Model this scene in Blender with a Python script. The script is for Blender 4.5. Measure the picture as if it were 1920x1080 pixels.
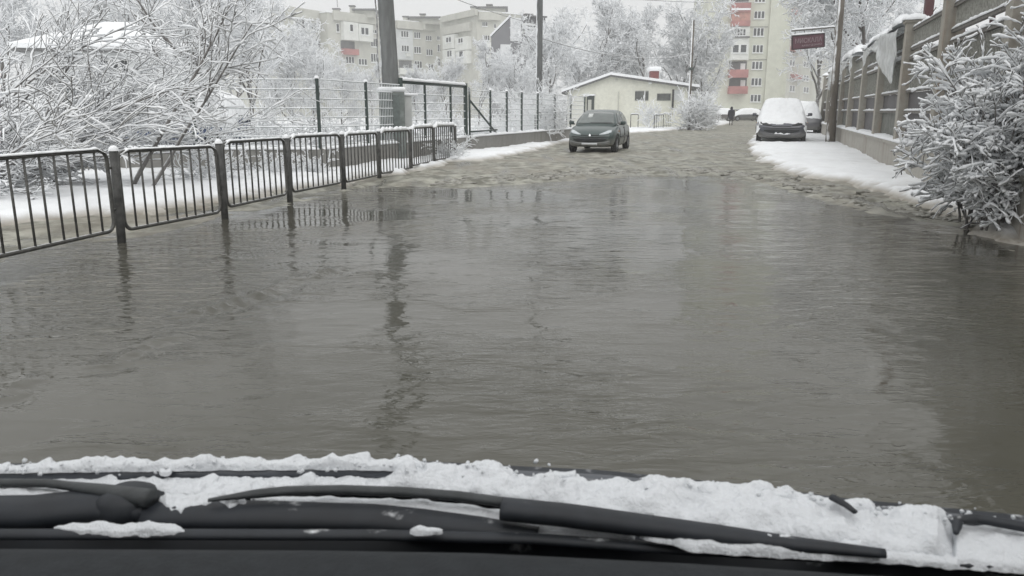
import bpy, bmesh, math, random
import numpy as np
from mathutils import Vector, Matrix, noise
from mathutils.bvhtree import BVHTree

for o in list(bpy.data.objects):
    bpy.data.objects.remove(o)
SC = bpy.context.scene
C = SC.collection
R = math.radians

# ------------------------------------------------------------------ camera
CAM_H, F, HOR = 1.42, 1450.0, 207.0          # metres, focal length and horizon row in photo pixels
PITCH = math.atan((540 - HOR) / F)
cam = bpy.data.cameras.new('camera'); camo = bpy.data.objects.new('camera', cam); C.objects.link(camo)
camo.location = (0, 0, CAM_H); camo.rotation_euler = (math.pi / 2 - PITCH, 0, 0)
cam.sensor_width = 36.0; cam.lens = F / 1920 * 36.0
cam.dof.use_dof = True; cam.dof.focus_distance = 16.0; cam.dof.aperture_fstop = 11.0     # a phone's small lens: the wipers go soft
cam.clip_start = 0.02; cam.clip_end = 5000
SC.camera = camo

# ------------------------------------------------------------------ sky, sun, exposure
SUN_EL, SUN_AZ = R(52), R(200)
world = bpy.data.worlds.new('World'); SC.world = world; world.use_nodes = True
wn = world.node_tree; wn.nodes.clear()
sky = wn.nodes.new('ShaderNodeTexSky'); sky.sky_type = 'NISHITA'; sky.sun_disc = False
sky.sun_elevation = SUN_EL; sky.sun_rotation = SUN_AZ; sky.dust_density = 5.0; sky.air_density = 1.0
hs = wn.nodes.new('ShaderNodeHueSaturation'); hs.inputs['Saturation'].default_value = 0.15
wm = wn.nodes.new('ShaderNodeMix'); wm.data_type = 'RGBA'
wm.inputs[0].default_value = 0.92; wm.inputs[7].default_value = (5.85, 5.90, 5.90, 1)   # even cloud cover
bg = wn.nodes.new('ShaderNodeBackground'); bg.inputs['Strength'].default_value = 0.1
wo = wn.nodes.new('ShaderNodeOutputWorld')
wn.links.new(sky.outputs[0], hs.inputs['Color']); wn.links.new(hs.outputs[0], wm.inputs[6])
# an overcast sky grows brighter from the horizon to the zenith
wt = wn.nodes.new('ShaderNodeTexCoord'); ws_ = wn.nodes.new('ShaderNodeSeparateXYZ'); wn.links.new(wt.outputs['Generated'], ws_.inputs[0])
wr = wn.nodes.new('ShaderNodeMapRange'); wn.links.new(ws_.outputs[2], wr.inputs[0]); wr.inputs[3].default_value = 1.0; wr.inputs[4].default_value = 1.75
wx = wn.nodes.new('ShaderNodeVectorMath'); wx.operation = 'SCALE'; wn.links.new(wm.outputs[2], wx.inputs[0]); wn.links.new(wr.outputs[0], wx.inputs['Scale'])
wn.links.new(wx.outputs[0], bg.inputs['Color']); wn.links.new(bg.outputs[0], wo.inputs[0])
sun = bpy.data.lights.new('sun', 'SUN'); sun.energy = 0.75; sun.angle = R(50); sun.color = (1.0, 0.98, 0.95)
suno = bpy.data.objects.new('sun', sun); C.objects.link(suno); suno.location = (0, -20, 40)
suno.rotation_euler = (math.pi / 2 - SUN_EL, 0, R(20))      # behind the viewer and a little to the left, veiled by cloud
SC.view_settings.view_transform = 'Standard'; SC.view_settings.look = 'None'
SC.view_settings.exposure = 0.28; SC.view_settings.gamma = 1.0
SC.render.engine = 'CYCLES'
SC.cycles.max_bounces = 9; SC.cycles.diffuse_bounces = 5; SC.cycles.volume_bounces = 1
SC.render.resolution_x, SC.render.resolution_y = 1024, 576

# ------------------------------------------------------------------ pixel helpers
CP, SP = math.cos(PITCH), math.sin(PITCH)
EYE = Vector((0, 0, CAM_H))
def ray(px, py):
    a, b = px - 960, 540 - py
    return Vector((a, F * CP + b * SP, b * CP - F * SP))
def G(px, py, z=0.0):                       # pixel on a level surface of height z
    d = ray(px, py); return EYE + d * ((z - CAM_H) / d.z)
def AT(px, py, Y):                          # pixel on a thing standing at distance Y
    d = ray(px, py); return EYE + d * (Y / d.y)
def XR(px, Y, z=1.42):                      # x of a column of pixels at distance Y
    dc = Y * CP + (CAM_H - z) * SP
    return (px - 960) * dc / F
def PLANE(px, py, A, B):                    # pixel on the vertical plane through A and B
    n = Vector((B[1] - A[1], A[0] - B[0], 0)); d = ray(px, py)
    t = (Vector((A[0], A[1], 0)) - EYE).dot(n) / d.dot(n)
    return EYE + d * t

# ------------------------------------------------------------------ materials
MATS = {}
def _nt(name):
    m = bpy.data.materials.new(name); m.use_nodes = True
    return m, m.node_tree, m.node_tree.nodes['Principled BSDF']
def N(nt, typ, **kw):
    n = nt.nodes.new(typ)
    for k, v in kw.items():
        if k.startswith('_'): setattr(n, k[1:], v)
        else: n.inputs[k.replace('__', ' ')].default_value = v
    return n
def mixrgb(nt, fac, a, b):
    n = nt.nodes.new('ShaderNodeMix'); n.data_type = 'RGBA'
    for i, v in ((0, fac), (6, a), (7, b)):
        if hasattr(v, 'is_output'): nt.links.new(v, n.inputs[i])
        elif i == 0: n.inputs[0].default_value = v
        else: n.inputs[i].default_value = (*v[:3], 1)
    return n.outputs[2]
def ramp(nt, fac, lo, hi, t0=0.0, t1=1.0):
    n = nt.nodes.new('ShaderNodeMapRange'); n.interpolation_type = 'SMOOTHSTEP'
    nt.links.new(fac, n.inputs[0])
    n.inputs[1].default_value = lo; n.inputs[2].default_value = hi
    n.inputs[3].default_value = t0; n.inputs[4].default_value = t1
    return n.outputs[0]
def noisetex(nt, scale, detail=6, rough=0.6, coord='Object', stretch=None, dist=0.0):
    tc = nt.nodes.new('ShaderNodeTexCoord')
    if coord != 'Position': src = tc.outputs[coord]
    else:
        src = nt.nodes.new('ShaderNodeNewGeometry').outputs['Position']
    if stretch:
        mp = nt.nodes.new('ShaderNodeMapping'); mp.inputs['Scale'].default_value = stretch
        nt.links.new(src, mp.inputs[0]); src = mp.outputs[0]
    n = nt.nodes.new('ShaderNodeTexNoise'); n.inputs['Scale'].default_value = scale
    n.inputs['Detail'].default_value = detail; n.inputs['Roughness'].default_value = rough
    n.inputs['Distortion'].default_value = dist
    nt.links.new(src, n.inputs['Vector']); return n.outputs[0]
def bump(nt, b, h, strength=0.3, dist=0.02, prev=None):
    n = nt.nodes.new('ShaderNodeBump'); n.inputs['Strength'].default_value = strength
    n.inputs['Distance'].default_value = dist; nt.links.new(h, n.inputs['Height'])
    if prev is not None: nt.links.new(prev, n.inputs['Normal'])
    nt.links.new(n.outputs[0], b.inputs['Normal']); return n.outputs[0]

SNOW = (0.86, 0.875, 0.89)
def plain(name, col, rough=0.6, var=0.25, scale=6.0, metal=0.0, bmp=0.15, spec=0.4, coat=0.0, bd=0.01):
    if name in MATS: return MATS[name]
    m, nt, b = _nt(name)
    nz = noisetex(nt, scale, 7, 0.62)
    c = mixrgb(nt, ramp(nt, nz, 0.3, 0.7), [max(0, v * (1 - var)) for v in col], [min(1, v * (1 + var)) for v in col])
    nt.links.new(c, b.inputs['Base Color'])
    b.inputs['Roughness'].default_value = rough; b.inputs['Metallic'].default_value = metal
    b.inputs['Specular IOR Level'].default_value = spec
    b.inputs['Coat Weight'].default_value = coat; b.inputs['Coat Roughness'].default_value = 0.06
    if bmp: bump(nt, b, noisetex(nt, scale * 5, 5, 0.6), bmp, bd)
    MATS[name] = m; return m
def snow_mat(name='snow', col=SNOW, scale=3.0, bs=0.5):
    if name in MATS: return MATS[name]
    m, nt, b = _nt(name)
    nz = noisetex(nt, scale, 8, 0.6, 'Position')
    c = mixrgb(nt, ramp(nt, nz, 0.35, 0.7), [v * 0.955 for v in col], col)
    nt.links.new(c, b.inputs['Base Color'])
    b.inputs['Roughness'].default_value = 0.75; b.inputs['Specular IOR Level'].default_value = 0.25
    bp = bump(nt, b, noisetex(nt, scale * 2, 6, 0.6, 'Position'), bs, 0.05)
    bump(nt, b, noisetex(nt, scale * 25, 4, 0.6, 'Position'), bs * 0.6, 0.006, bp)
    MATS[name] = m; return m
def snowcap_mat(name, base, lo, hi, nscale=8.0, namp=0.5, rough=0.7, var=0.3, coat=0.0):
    """a bare material with snow lying wherever the surface faces up"""
    if name in MATS: return MATS[name]
    m, nt, b = _nt(name)
    geo = nt.nodes.new('ShaderNodeNewGeometry'); sep = nt.nodes.new('ShaderNodeSeparateXYZ')
    nt.links.new(geo.outputs['Normal'], sep.inputs[0])
    nz = noisetex(nt, nscale, 5, 0.6, 'Position')
    ma = nt.nodes.new('ShaderNodeMath'); ma.operation = 'MULTIPLY_ADD'
    nt.links.new(nz, ma.inputs[0]); ma.inputs[1].default_value = namp; ma.inputs[2].default_value = -namp / 2
    ad = nt.nodes.new('ShaderNodeMath'); ad.operation = 'ADD'
    nt.links.new(ma.outputs[0], ad.inputs[0]); nt.links.new(sep.outputs[2], ad.inputs[1])
    f = ramp(nt, ad.outputs[0], lo, hi)
    nb = noisetex(nt, nscale * 0.7, 5, 0.6)
    bc = mixrgb(nt, ramp(nt, nb, 0.3, 0.7), [v * (1 - var) for v in base], [min(1, v * (1 + var)) for v in base])
    nt.links.new(mixrgb(nt, f, bc, SNOW), b.inputs['Base Color'])
    b.inputs['Roughness'].default_value = rough; b.inputs['Coat Weight'].default_value = coat
    MATS[name] = m; return m
def streaked(name, col, stain, rough=0.85, scale=2.0, amount=0.6):
    """rendered or concrete wall with vertical run-down stains"""
    if name in MATS: return MATS[name]
    m, nt, b = _nt(name)
    n1 = noisetex(nt, scale, 6, 0.6, 'Position', (3.0, 3.0, 0.35))
    n2 = noisetex(nt, scale * 0.4, 5, 0.6, 'Position')
    mu = nt.nodes.new('ShaderNodeMath'); mu.operation = 'MULTIPLY'
    nt.links.new(ramp(nt, n1, 0.42, 0.75), mu.inputs[0]); nt.links.new(ramp(nt, n2, 0.35, 0.65, 0.2, 1.0), mu.inputs[1])
    mv = nt.nodes.new('ShaderNodeMath'); mv.operation = 'MULTIPLY'; mv.inputs[1].default_value = amount
    nt.links.new(mu.outputs[0], mv.inputs[0])
    c = mixrgb(nt, ramp(nt, noisetex(nt, scale * 6, 6, 0.7, 'Position'), 0.3, 0.7), [v * 0.9 for v in col], [min(1, v * 1.07) for v in col])
    nt.links.new(mixrgb(nt, mv.outputs[0], c, stain), b.inputs['Base Color'])
    b.inputs['Roughness'].default_value = rough; b.inputs['Specular IOR Level'].default_value = 0.25
    bump(nt, b, noisetex(nt, 30, 5, 0.65, 'Position'), 0.25, 0.01)
    MATS[name] = m; return m
def glass(name, col=(0.03, 0.035, 0.04), rough=0.05, var=0.5, scale=1.5):
    return plain(name, col, rough, var, scale, 0, 0, 0.6)

# ------------------------------------------------------------------ mesh builder
class MB:
    def __init__(s): s.v = []; s.f = []; s.m = []
    def add(s, vs, fs, mi=0):
        k = len(s.v); s.v.extend([tuple(v) for v in vs])
        s.f.extend([tuple(i + k for i in f) for f in fs]); s.m.extend([mi] * len(fs)); return s
    def box(s, c, d, rz=0.0, mi=0, mat=None):
        M = mat if mat is not None else Matrix.Translation(Vector(c)) @ Matrix.Rotation(rz, 4, 'Z')
        x, y, z = d[0] / 2, d[1] / 2, d[2] / 2
        vs = [M @ Vector(p) for p in ((-x,-y,-z),(x,-y,-z),(x,y,-z),(-x,y,-z),(-x,-y,z),(x,-y,z),(x,y,z),(-x,y,z))]
        return s.add(vs, [(0,3,2,1),(4,5,6,7),(0,1,5,4),(1,2,6,5),(2,3,7,6),(3,0,4,7)], mi)
    def bbox(s, c, d, rz=0.0, b=0.01, mi=0):
        """box with bevelled edges"""
        M = Matrix.Translation(Vector(c)) @ Matrix.Rotation(rz, 4, 'Z')
        bm = bmesh.new(); bmesh.ops.create_cube(bm, size=1.0)
        for v in bm.verts: v.co = Vector((v.co.x * d[0], v.co.y * d[1], v.co.z * d[2]))
        bmesh.ops.bevel(bm, geom=bm.edges[:], offset=b, segments=2, affect='EDGES', profile=0.5)
        bm.verts.index_update()
        s.add([M @ v.co for v in bm.verts], [[v.index for v in f.verts] for f in bm.faces], mi); bm.free(); return s
    def path(s, pts, rad, n=6, mi=0, caps=True, flat=1.0):
        pts = [Vector(p) for p in pts]
        if not hasattr(rad, '__len__'): rad = [rad] * len(pts)
        k = len(s.v); up = None
        for i, p in enumerate(pts):
            if i == 0: t = pts[1] - p
            elif i == len(pts) - 1: t = p - pts[i - 1]
            else: t = pts[i + 1] - pts[i - 1]
            if t.length < 1e-9: t = Vector((0, 0, 1))
            t.normalize()
            if up is None: up = Vector((0, 0, 1)) if abs(t.z) < 0.95 else Vector((1, 0, 0))
            a = t.cross(up)
            if a.length < 1e-4: a = t.cross(Vector((0.3, 1, 0.1)))
            a.normalize(); b2 = a.cross(t)
            up = b2
            for j in range(n):
                an = 2 * math.pi * (j + 0.5) / n
                s.v.append(tuple(p + a * (math.cos(an) * rad[i]) + b2 * (math.sin(an) * rad[i] * flat)))
        for i in range(len(pts) - 1):
            for j in range(n):
                q = (j + 1) % n
                s.f.append((k + i*n + j, k + (i+1)*n + j, k + (i+1)*n + q, k + i*n + q)); s.m.append(mi)
        if caps:
            s.f.append(tuple(k + j for j in range(n))); s.m.append(mi)
            e = k + (len(pts) - 1) * n
            s.f.append(tuple(e + j for j in reversed(range(n)))); s.m.append(mi)
        return s
    def grid(s, rows, mi=0, closed=False):
        k = len(s.v); nr, nc = len(rows), len(rows[0])
        for r in rows: s.v.extend([tuple(p) for p in r])
        for i in range(nr - 1):
            for j in range(nc - 1 if not closed else nc):
                q = (j + 1) % nc
                s.f.append((k + i*nc + j, k + i*nc + q, k + (i+1)*nc + q, k + (i+1)*nc + j)); s.m.append(mi)
        return s
    def prism(s, poly, z0, z1, mi=0):
        n = len(poly)
        vs = [(p[0], p[1], z0) for p in poly] + [(p[0], p[1], z1) for p in poly]
        fs = [tuple(reversed(range(n))), tuple(range(n, 2 * n))]
        for i in range(n):
            j = (i + 1) % n; fs.append((i, j, j + n, i + n))
        return s.add(vs, fs, mi)
    def build(s, name, mats, parent=None, smooth=False, world=True):
        me = bpy.data.meshes.new(name); me.from_pydata(s.v, [], s.f)
        if not isinstance(mats, (list, tuple)): mats = [mats]
        for m in mats: me.materials.append(m)
        if len(mats) > 1: me.polygons.foreach_set('material_index', s.m)
        if smooth: me.polygons.foreach_set('use_smooth', [True] * len(me.polygons))
        me.update()
        return link(name, me, parent, world)
def link(name, me, parent=None, world=True):
    o = bpy.data.objects.new(name, me); C.objects.link(o)
    if parent is not None:
        o.parent = parent
        if world: o.matrix_parent_inverse = root_matrix(parent).inverted()
    return o
def root_matrix(o):
    M = Matrix.LocRotScale(o.location, o.rotation_euler, o.scale)
    if o.parent is not None: M = root_matrix(o.parent) @ o.matrix_parent_inverse @ M
    return M
def tag(o, label=None, cat=None, group=None, kind=None):
    if label: o['label'] = label
    if cat: o['category'] = cat
    if group: o['group'] = group
    if kind: o['kind'] = kind
    return o
def thing(name, loc, label, cat, group=None, rz=0.0):
    o = bpy.data.objects.new(name, None); C.objects.link(o)
    o.location = loc; o.rotation_euler = (0, 0, rz); o.empty_display_size = 0.2
    return tag(o, label, cat, group)
def copy_tree(o, parent=None):
    c = o.copy(); C.objects.link(c); c.parent = parent
    for ch in list(o.children): copy_tree(ch, c)
    return c
def fix_normals(o):
    bm = bmesh.new(); bm.from_mesh(o.data); bmesh.ops.recalc_face_normals(bm, faces=bm.faces[:]); bm.to_mesh(o.data); bm.free(); return o
def fbm(x, y, z=0.0, o=5, lac=2.0, gain=0.5):
    return noise.fractal((x, y, z), 1.0 / gain * 0.5, lac, o)
def lerp(a, b, t): return a + (b - a) * t
def interp(x, pts): return float(np.interp(x, [p[0] for p in pts], [p[1] for p in pts]))

M_SNOW = snow_mat()

# ================================================================== GROUND, ROAD, WATER
def poly_sd(poly, X, Y):
    """signed distance to a closed polygon, negative inside (numpy arrays)"""
    P = np.array([(p[0], p[1]) for p in poly]); Q = np.roll(P, -1, axis=0)
    d = np.full(X.shape, 1e9); ins = np.zeros(X.shape, bool)
    for (ax, ay), (bx, by) in zip(P, Q):
        ex, ey = bx - ax, by - ay; wx, wy = X - ax, Y - ay
        t = np.clip((wx * ex + wy * ey) / (ex * ex + ey * ey + 1e-12), 0, 1)
        d = np.minimum(d, np.hypot(wx - ex * t, wy - ey * t))
        c = ((ay > Y) != (by > Y)) & (X < (bx - ax) * (Y - ay) / (by - ay + 1e-12) + ax)
        ins ^= c
    return np.where(ins, -d, d)
def npnoise(X, Y, s, o=4, seed=0.0, gain=0.55):
    f = lambda x, y: noise.fractal((x * s + seed, y * s - seed, seed * 1.7), 1.0, 2.0, o)
    return np.vectorize(f)(X, Y)
def spaced(knots):
    out = []
    for (a, b, st) in knots: out += list(np.arange(a, b, st))
    return np.array(out + [knots[-1][1]])
def sheet(name, xs, ys, Z, mat):
    nx, ny = len(xs), len(ys)
    X, Y = np.meshgrid(xs, ys)
    co = np.stack([X, Y, Z], -1).reshape(-1, 3)
    me = bpy.data.meshes.new(name)
    i = np.arange(nx * ny).reshape(ny, nx)
    q = np.stack([i[:-1, :-1], i[:-1, 1:], i[1:, 1:], i[1:, :-1]], -1).reshape(-1, 4)
    me.from_pydata(co.tolist(), [], q.tolist()); me.materials.append(mat)
    me.polygons.foreach_set('use_smooth', [True] * len(me.polygons)); me.update()
    return tag(link(name, me), kind='structure')

g2 = lambda *p: [(v.x, v.y) for v in (G(a, b) for a, b in p)]
WATER = [(-7.2, -9), (-6.4, 2)] + g2((0, 492), (120, 462), (235, 446), (400, 411), (530, 384), (628, 364), (700, 352), (780, 349), (870, 352),
        (960, 346), (1060, 339), (1180, 331), (1330, 331), (1440, 343), (1490, 360), (1600, 394), (1700, 408), (1800, 428), (1900, 470)) + [(6.5, 6.5), (6.8, 2), (7, -9)]
SNOW_L = g2((0, 428), (110, 420), (190, 413), (250, 404), (330, 392), (400, 383), (480, 371), (560, 358), (640, 346), (720, 335),
        (800, 322), (862, 309), (940, 299), (1000, 288), (1063, 271), (1180, 252), (1300, 243.5), (1350, 238.5), (1378, 231)) + [(31, 112), (70, 150), (140, 190)]
SNOW_R = [(150, 170), (80, 128), (40, 96), (19.5, 62)] + g2((1404, 270), (1412, 296), (1445, 322), (1560, 344), (1650, 364), (1750, 388), (1790, 404),
        (1838, 424), (1860, 440), (1930, 466)) + [(6.3, 6.6), (6.9, 2), (7.4, -9)]
ROADPOLY = [(-8.6, -9), (-7.7, 4)] + SNOW_L + SNOW_R

xs = spaced([(-16, -9, .5), (-9, 12, .11), (12, 24, .3), (24, 60, 1.2), (60, 160, 5)])
ys = spaced([(-9, 5, .6), (5, 19, .10), (19, 34, .16), (34, 60, .5), (60, 200, 3)])
X, Y = np.meshgrid(xs, ys)
sdw = poly_sd(WATER, X, Y)
n1 = npnoise(X, Y, 0.9, 5, 3.1); n2 = npnoise(X, Y, 4.5, 4, 8.7)
# wheel ruts and heaps of slush run along the street
al = X * 0.31 + Y * 0.95; ac = X * 0.95 - Y * 0.31
n3 = np.vectorize(lambda a, b: noise.fractal((a * 2.6, b * 0.45, 5.0), 1.0, 2.0, 4))(ac, al)
bed = np.where(sdw < 0, np.maximum(sdw * 0.10, -0.13), np.minimum(sdw * 0.016, 0.045))
amp = np.clip((sdw + 0.5) / 1.2, 0, 1)
fade = np.clip(1.25 - Y / 60, 0.35, 1)
bed = bed + n1 * 0.014 * np.clip((sdw + 1.5) / 1.5, 0.2, 1) + (n2 * 0.018 + n3 * 0.030) * amp * fade
# churned slush right at the far shore
shore = np.exp(-((sdw - 0.55) / 0.55) ** 2) * (Y > 11)
bed = bed + shore * (0.055 * np.clip(n2 + 0.2, 0, 2) + 0.02 * n1)

def road_material():
    m, nt, b = _nt('slushy_asphalt')
    big = noisetex(nt, 0.35, 6, 0.6, 'Position'); mid = noisetex(nt, 2.2, 8, 0.68, 'Position')
    lane = noisetex(nt, 1.6, 7, 0.62, 'Position', None, 0.4)
    mp = nt.nodes.new('ShaderNodeMapping'); mp.inputs['Rotation'].default_value = (0, 0, R(18)); mp.inputs['Scale'].default_value = (2.4, 0.22, 1)
    geo = nt.nodes.new('ShaderNodeNewGeometry'); nt.links.new(geo.outputs['Position'], mp.inputs[0])
    ln = nt.nodes.new('ShaderNodeTexNoise'); ln.inputs['Scale'].default_value = 1.0; ln.inputs['Detail'].default_value = 7; nt.links.new(mp.outputs[0], ln.inputs['Vector'])
    slush = mixrgb(nt, ramp(nt, mid, 0.40, 0.62), (0.125, 0.121, 0.094), (0.365, 0.358, 0.305))
    mud = mixrgb(nt, ramp(nt, big, 0.46, 0.68), slush, (0.235, 0.215, 0.175))
    wet = ramp(nt, ln.outputs[0], 0.46, 0.76, 0, .75)
    col = mixrgb(nt, wet, mud, (0.075, 0.073, 0.058))
    # whiter, less dirty slush in streaks
    wh = ramp(nt, noisetex(nt, 1.1, 8, 0.7, 'Position'), 0.60, 0.74, 0, 0.6)
    nt.links.new(mixrgb(nt, wh, col, (0.55, 0.545, 0.51)), b.inputs['Base Color'])
    nt.links.new(ramp(nt, ln.outputs[0], 0.45, 0.72, 0.6, 0.22), b.inputs['Roughness'])
    b.inputs['Specular IOR Level'].default_value = 0.5
    bp = bump(nt, b, noisetex(nt, 5.0, 7, 0.65, 'Position'), 0.55, 0.05)
    bump(nt, b, noisetex(nt, 38, 5, 0.6, 'Position'), 0.35, 0.012, bp)
    return m
sheet('road', xs, ys, bed, road_material())

# --- snow lying on everything that is not driven over
xs = spaced([(-1200, -200, 200), (-200, -40, 16), (-40, -16, 1.2), (-16, 12, .12), (12, 26, .3), (26, 60, 1.5), (60, 200, 14), (200, 1400, 200)])
ys = spaced([(-60, -9, 6), (-9, 6, .7), (6, 32, .12), (32, 60, .5), (60, 130, 3), (130, 240, 11), (240, 2000, 220)])
X, Y = np.meshgrid(xs, ys)
near = (X > -40) & (X < 60) & (Y > -12) & (Y < 135)
sdr = np.full(X.shape, 5.0); sdr[near] = poly_sd(ROADPOLY, X[near], Y[near])
far_in = (~near) & (poly_sd(ROADPOLY, X, Y) < 0); sdr[far_in] = -3
nn = np.zeros(X.shape); nf = np.zeros(X.shape)
nn[near] = npnoise(X[near], Y[near], 0.55, 5, 21.0); nf[near] = npnoise(X[near], Y[near], 3.0, 4, 2.2)
edge = np.clip((sdr + 0.30 * nn + 0.26 * nf) / 0.60, -1, 1.4)
zs = np.where(edge < 0, 0.02 + edge * 0.22, 0.02 + 0.15 * np.sin(np.clip(edge, 0, 1) * math.pi / 2))
zs = zs + np.where(edge > 0, 0.05 * nn + 0.030 * nf, 0)
# ploughed bank between the guard rail and the yard wall
lft = (X < 2) & (Y < 26) & (sdr > 0)
zs = zs + np.where(lft, np.where(Y < 14.5, 0.20, 0.20 * np.exp(-((Y - 14.5) / 1.0) ** 2)) * np.exp(-((sdr - 1.5) / 0.9) ** 2) * (0.75 + 0.7 * nn), 0)
# heap at the foot of the bush
zs = zs + 0.42 * np.exp(-(((X - 6.95) / 0.75) ** 2 + ((Y - 8.5) / 0.9) ** 2)) * (1 + 0.5 * nn)
zs = zs + np.where((Y > 60), -0.04, 0)
def bank_material():
    m, nt, b = _nt('ground_snow')
    nz = noisetex(nt, 1.2, 8, 0.6, 'Position')
    geo = nt.nodes.new('ShaderNodeNewGeometry'); sep = nt.nodes.new('ShaderNodeSeparateXYZ'); nt.links.new(geo.outputs['Position'], sep.inputs[0])
    # dirt soaks into the lowest few centimetres where slush has been thrown up
    dn = noisetex(nt, 2.5, 8, 0.7, 'Position')
    ma = nt.nodes.new('ShaderNodeMath'); ma.operation = 'MULTIPLY_ADD'; nt.links.new(dn, ma.inputs[0]); ma.inputs[1].default_value = -0.17; nt.links.new(sep.outputs[2], ma.inputs[2])
    dirty = ramp(nt, ma.outputs[0], -0.05, 0.075, 1.0, 0.0)
    sn = mixrgb(nt, ramp(nt, nz, 0.35, 0.7), [v * 0.94 for v in SNOW], SNOW)
    dc = mixrgb(nt, ramp(nt, dn, 0.35, 0.65), (0.26, 0.235, 0.195), (0.50, 0.48, 0.44))
    soil = ramp(nt, noisetex(nt, 0.9, 7, 0.65, 'Position'), 0.62, 0.74, 0, 0.45)      # trodden, muddied patches
    sn = mixrgb(nt, soil, sn, (0.48, 0.46, 0.42))
    nt.links.new(mixrgb(nt, dirty, sn, dc), b.inputs['Base Color'])
    b.inputs['Roughness'].default_value = 0.75; b.inputs['Specular IOR Level'].default_value = 0.25
    bp = bump(nt, b, noisetex(nt, 4, 7, 0.62, 'Position'), 0.55, 0.06)
    bump(nt, b, noisetex(nt, 45, 4, 0.6, 'Position'), 0.35, 0.008, bp)
    return m
sheet('snowy_ground', xs, ys, zs, bank_material())
_SX, _SY, _SZ = xs, ys, zs
def snow_z(x, y):
    i = min(max(int(np.searchsorted(_SX, x)), 1), len(_SX) - 1); j = min(max(int(np.searchsorted(_SY, y)), 1), len(_SY) - 1)
    return float(_SZ[j - 1:j + 1, i - 1:i + 1].mean())

# --- flood water standing on the road
xs = spaced([(-9, -3.6, .12), (-3.6, -.8, .035), (-.8, 9, .12)]); ys = spaced([(-9, 2.4, .3), (2.4, 8, .03), (8, 23, .07)])
X, Y = np.meshgrid(xs, ys)
def ridge(ax, ay, bx, by, w, h, ripple=0.0):
    ex, ey = bx - ax, by - ay; L = math.hypot(ex, ey)
    t = ((X - ax) * ex + (Y - ay) * ey) / L / L
    s = ((X - ax) * ey - (Y - ay) * ex) / L + 0.10 * np.sin(t * 5 + ax) + 0.03 * np.sin(t * 23)
    win = np.clip(t / 0.12, 0, 1) * np.clip((1 - t) / 0.12, 0, 1)
    br = 0.35 + 0.65 * np.sin(t * L * 42 + s * 20 + 2.2 * np.sin(t * 17 + ax)) * (0.6 + 0.4 * np.sin(t * 9 + ay))
    return win * h * br * (np.exp(-(s / w) ** 2) - 0.6 * np.exp(-((s - 1.7 * w) / w) ** 2))
a, b_, c_, d_ = G(300, 594), G(665, 502), G(120, 692), G(390, 620)
e_, f_ = G(-40, 745), G(90, 714)
Zw = ridge(a.x, a.y, b_.x, b_.y, 0.09, 0.040) + ridge(c_.x, c_.y, d_.x, d_.y, 0.08, 0.022) + ridge(e_.x, e_.y, f_.x, f_.y, 0.07, 0.026)
a, b_ = G(420, 600), G(560, 560); Zw = Zw + ridge(a.x, a.y, b_.x, b_.y, 0.06, 0.010)
def water_material():
    m, nt, b = _nt('muddy_flood_water')
    big = noisetex(nt, 0.28, 4, 0.5, 'Position')
    nt.links.new(mixrgb(nt, ramp(nt, big, 0.35, 0.65), (0.062, 0.060, 0.047), (0.082, 0.079, 0.065)), b.inputs['Base Color'])
    b.inputs['Roughness'].default_value = 0.035; b.inputs['IOR'].default_value = 1.333; b.inputs['Specular IOR Level'].default_value = 0.5
    patch = ramp(nt, noisetex(nt, 0.42, 4, 0.55, 'Position'), 0.40, 0.64, 0.14, 1.15)
    def masked(h):
        mu = nt.nodes.new('ShaderNodeMath'); mu.operation = 'MULTIPLY'; nt.links.new(h, mu.inputs[0]); nt.links.new(patch, mu.inputs[1]); return mu.outputs[0]
    w1 = noisetex(nt, 4.2, 3, 0.5, 'Position', (0.55, 1.35, 1), 0.6)
    w2 = noisetex(nt, 14.0, 3, 0.5, 'Position', (0.5, 1.4, 1), 0.8)
    bp = bump(nt, b, masked(w1), 0.62, 0.05)
    bump(nt, b, masked(w2), 0.38, 0.022, bp)
    return m
sheet('flood_water', xs, ys, Zw, water_material())

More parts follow.
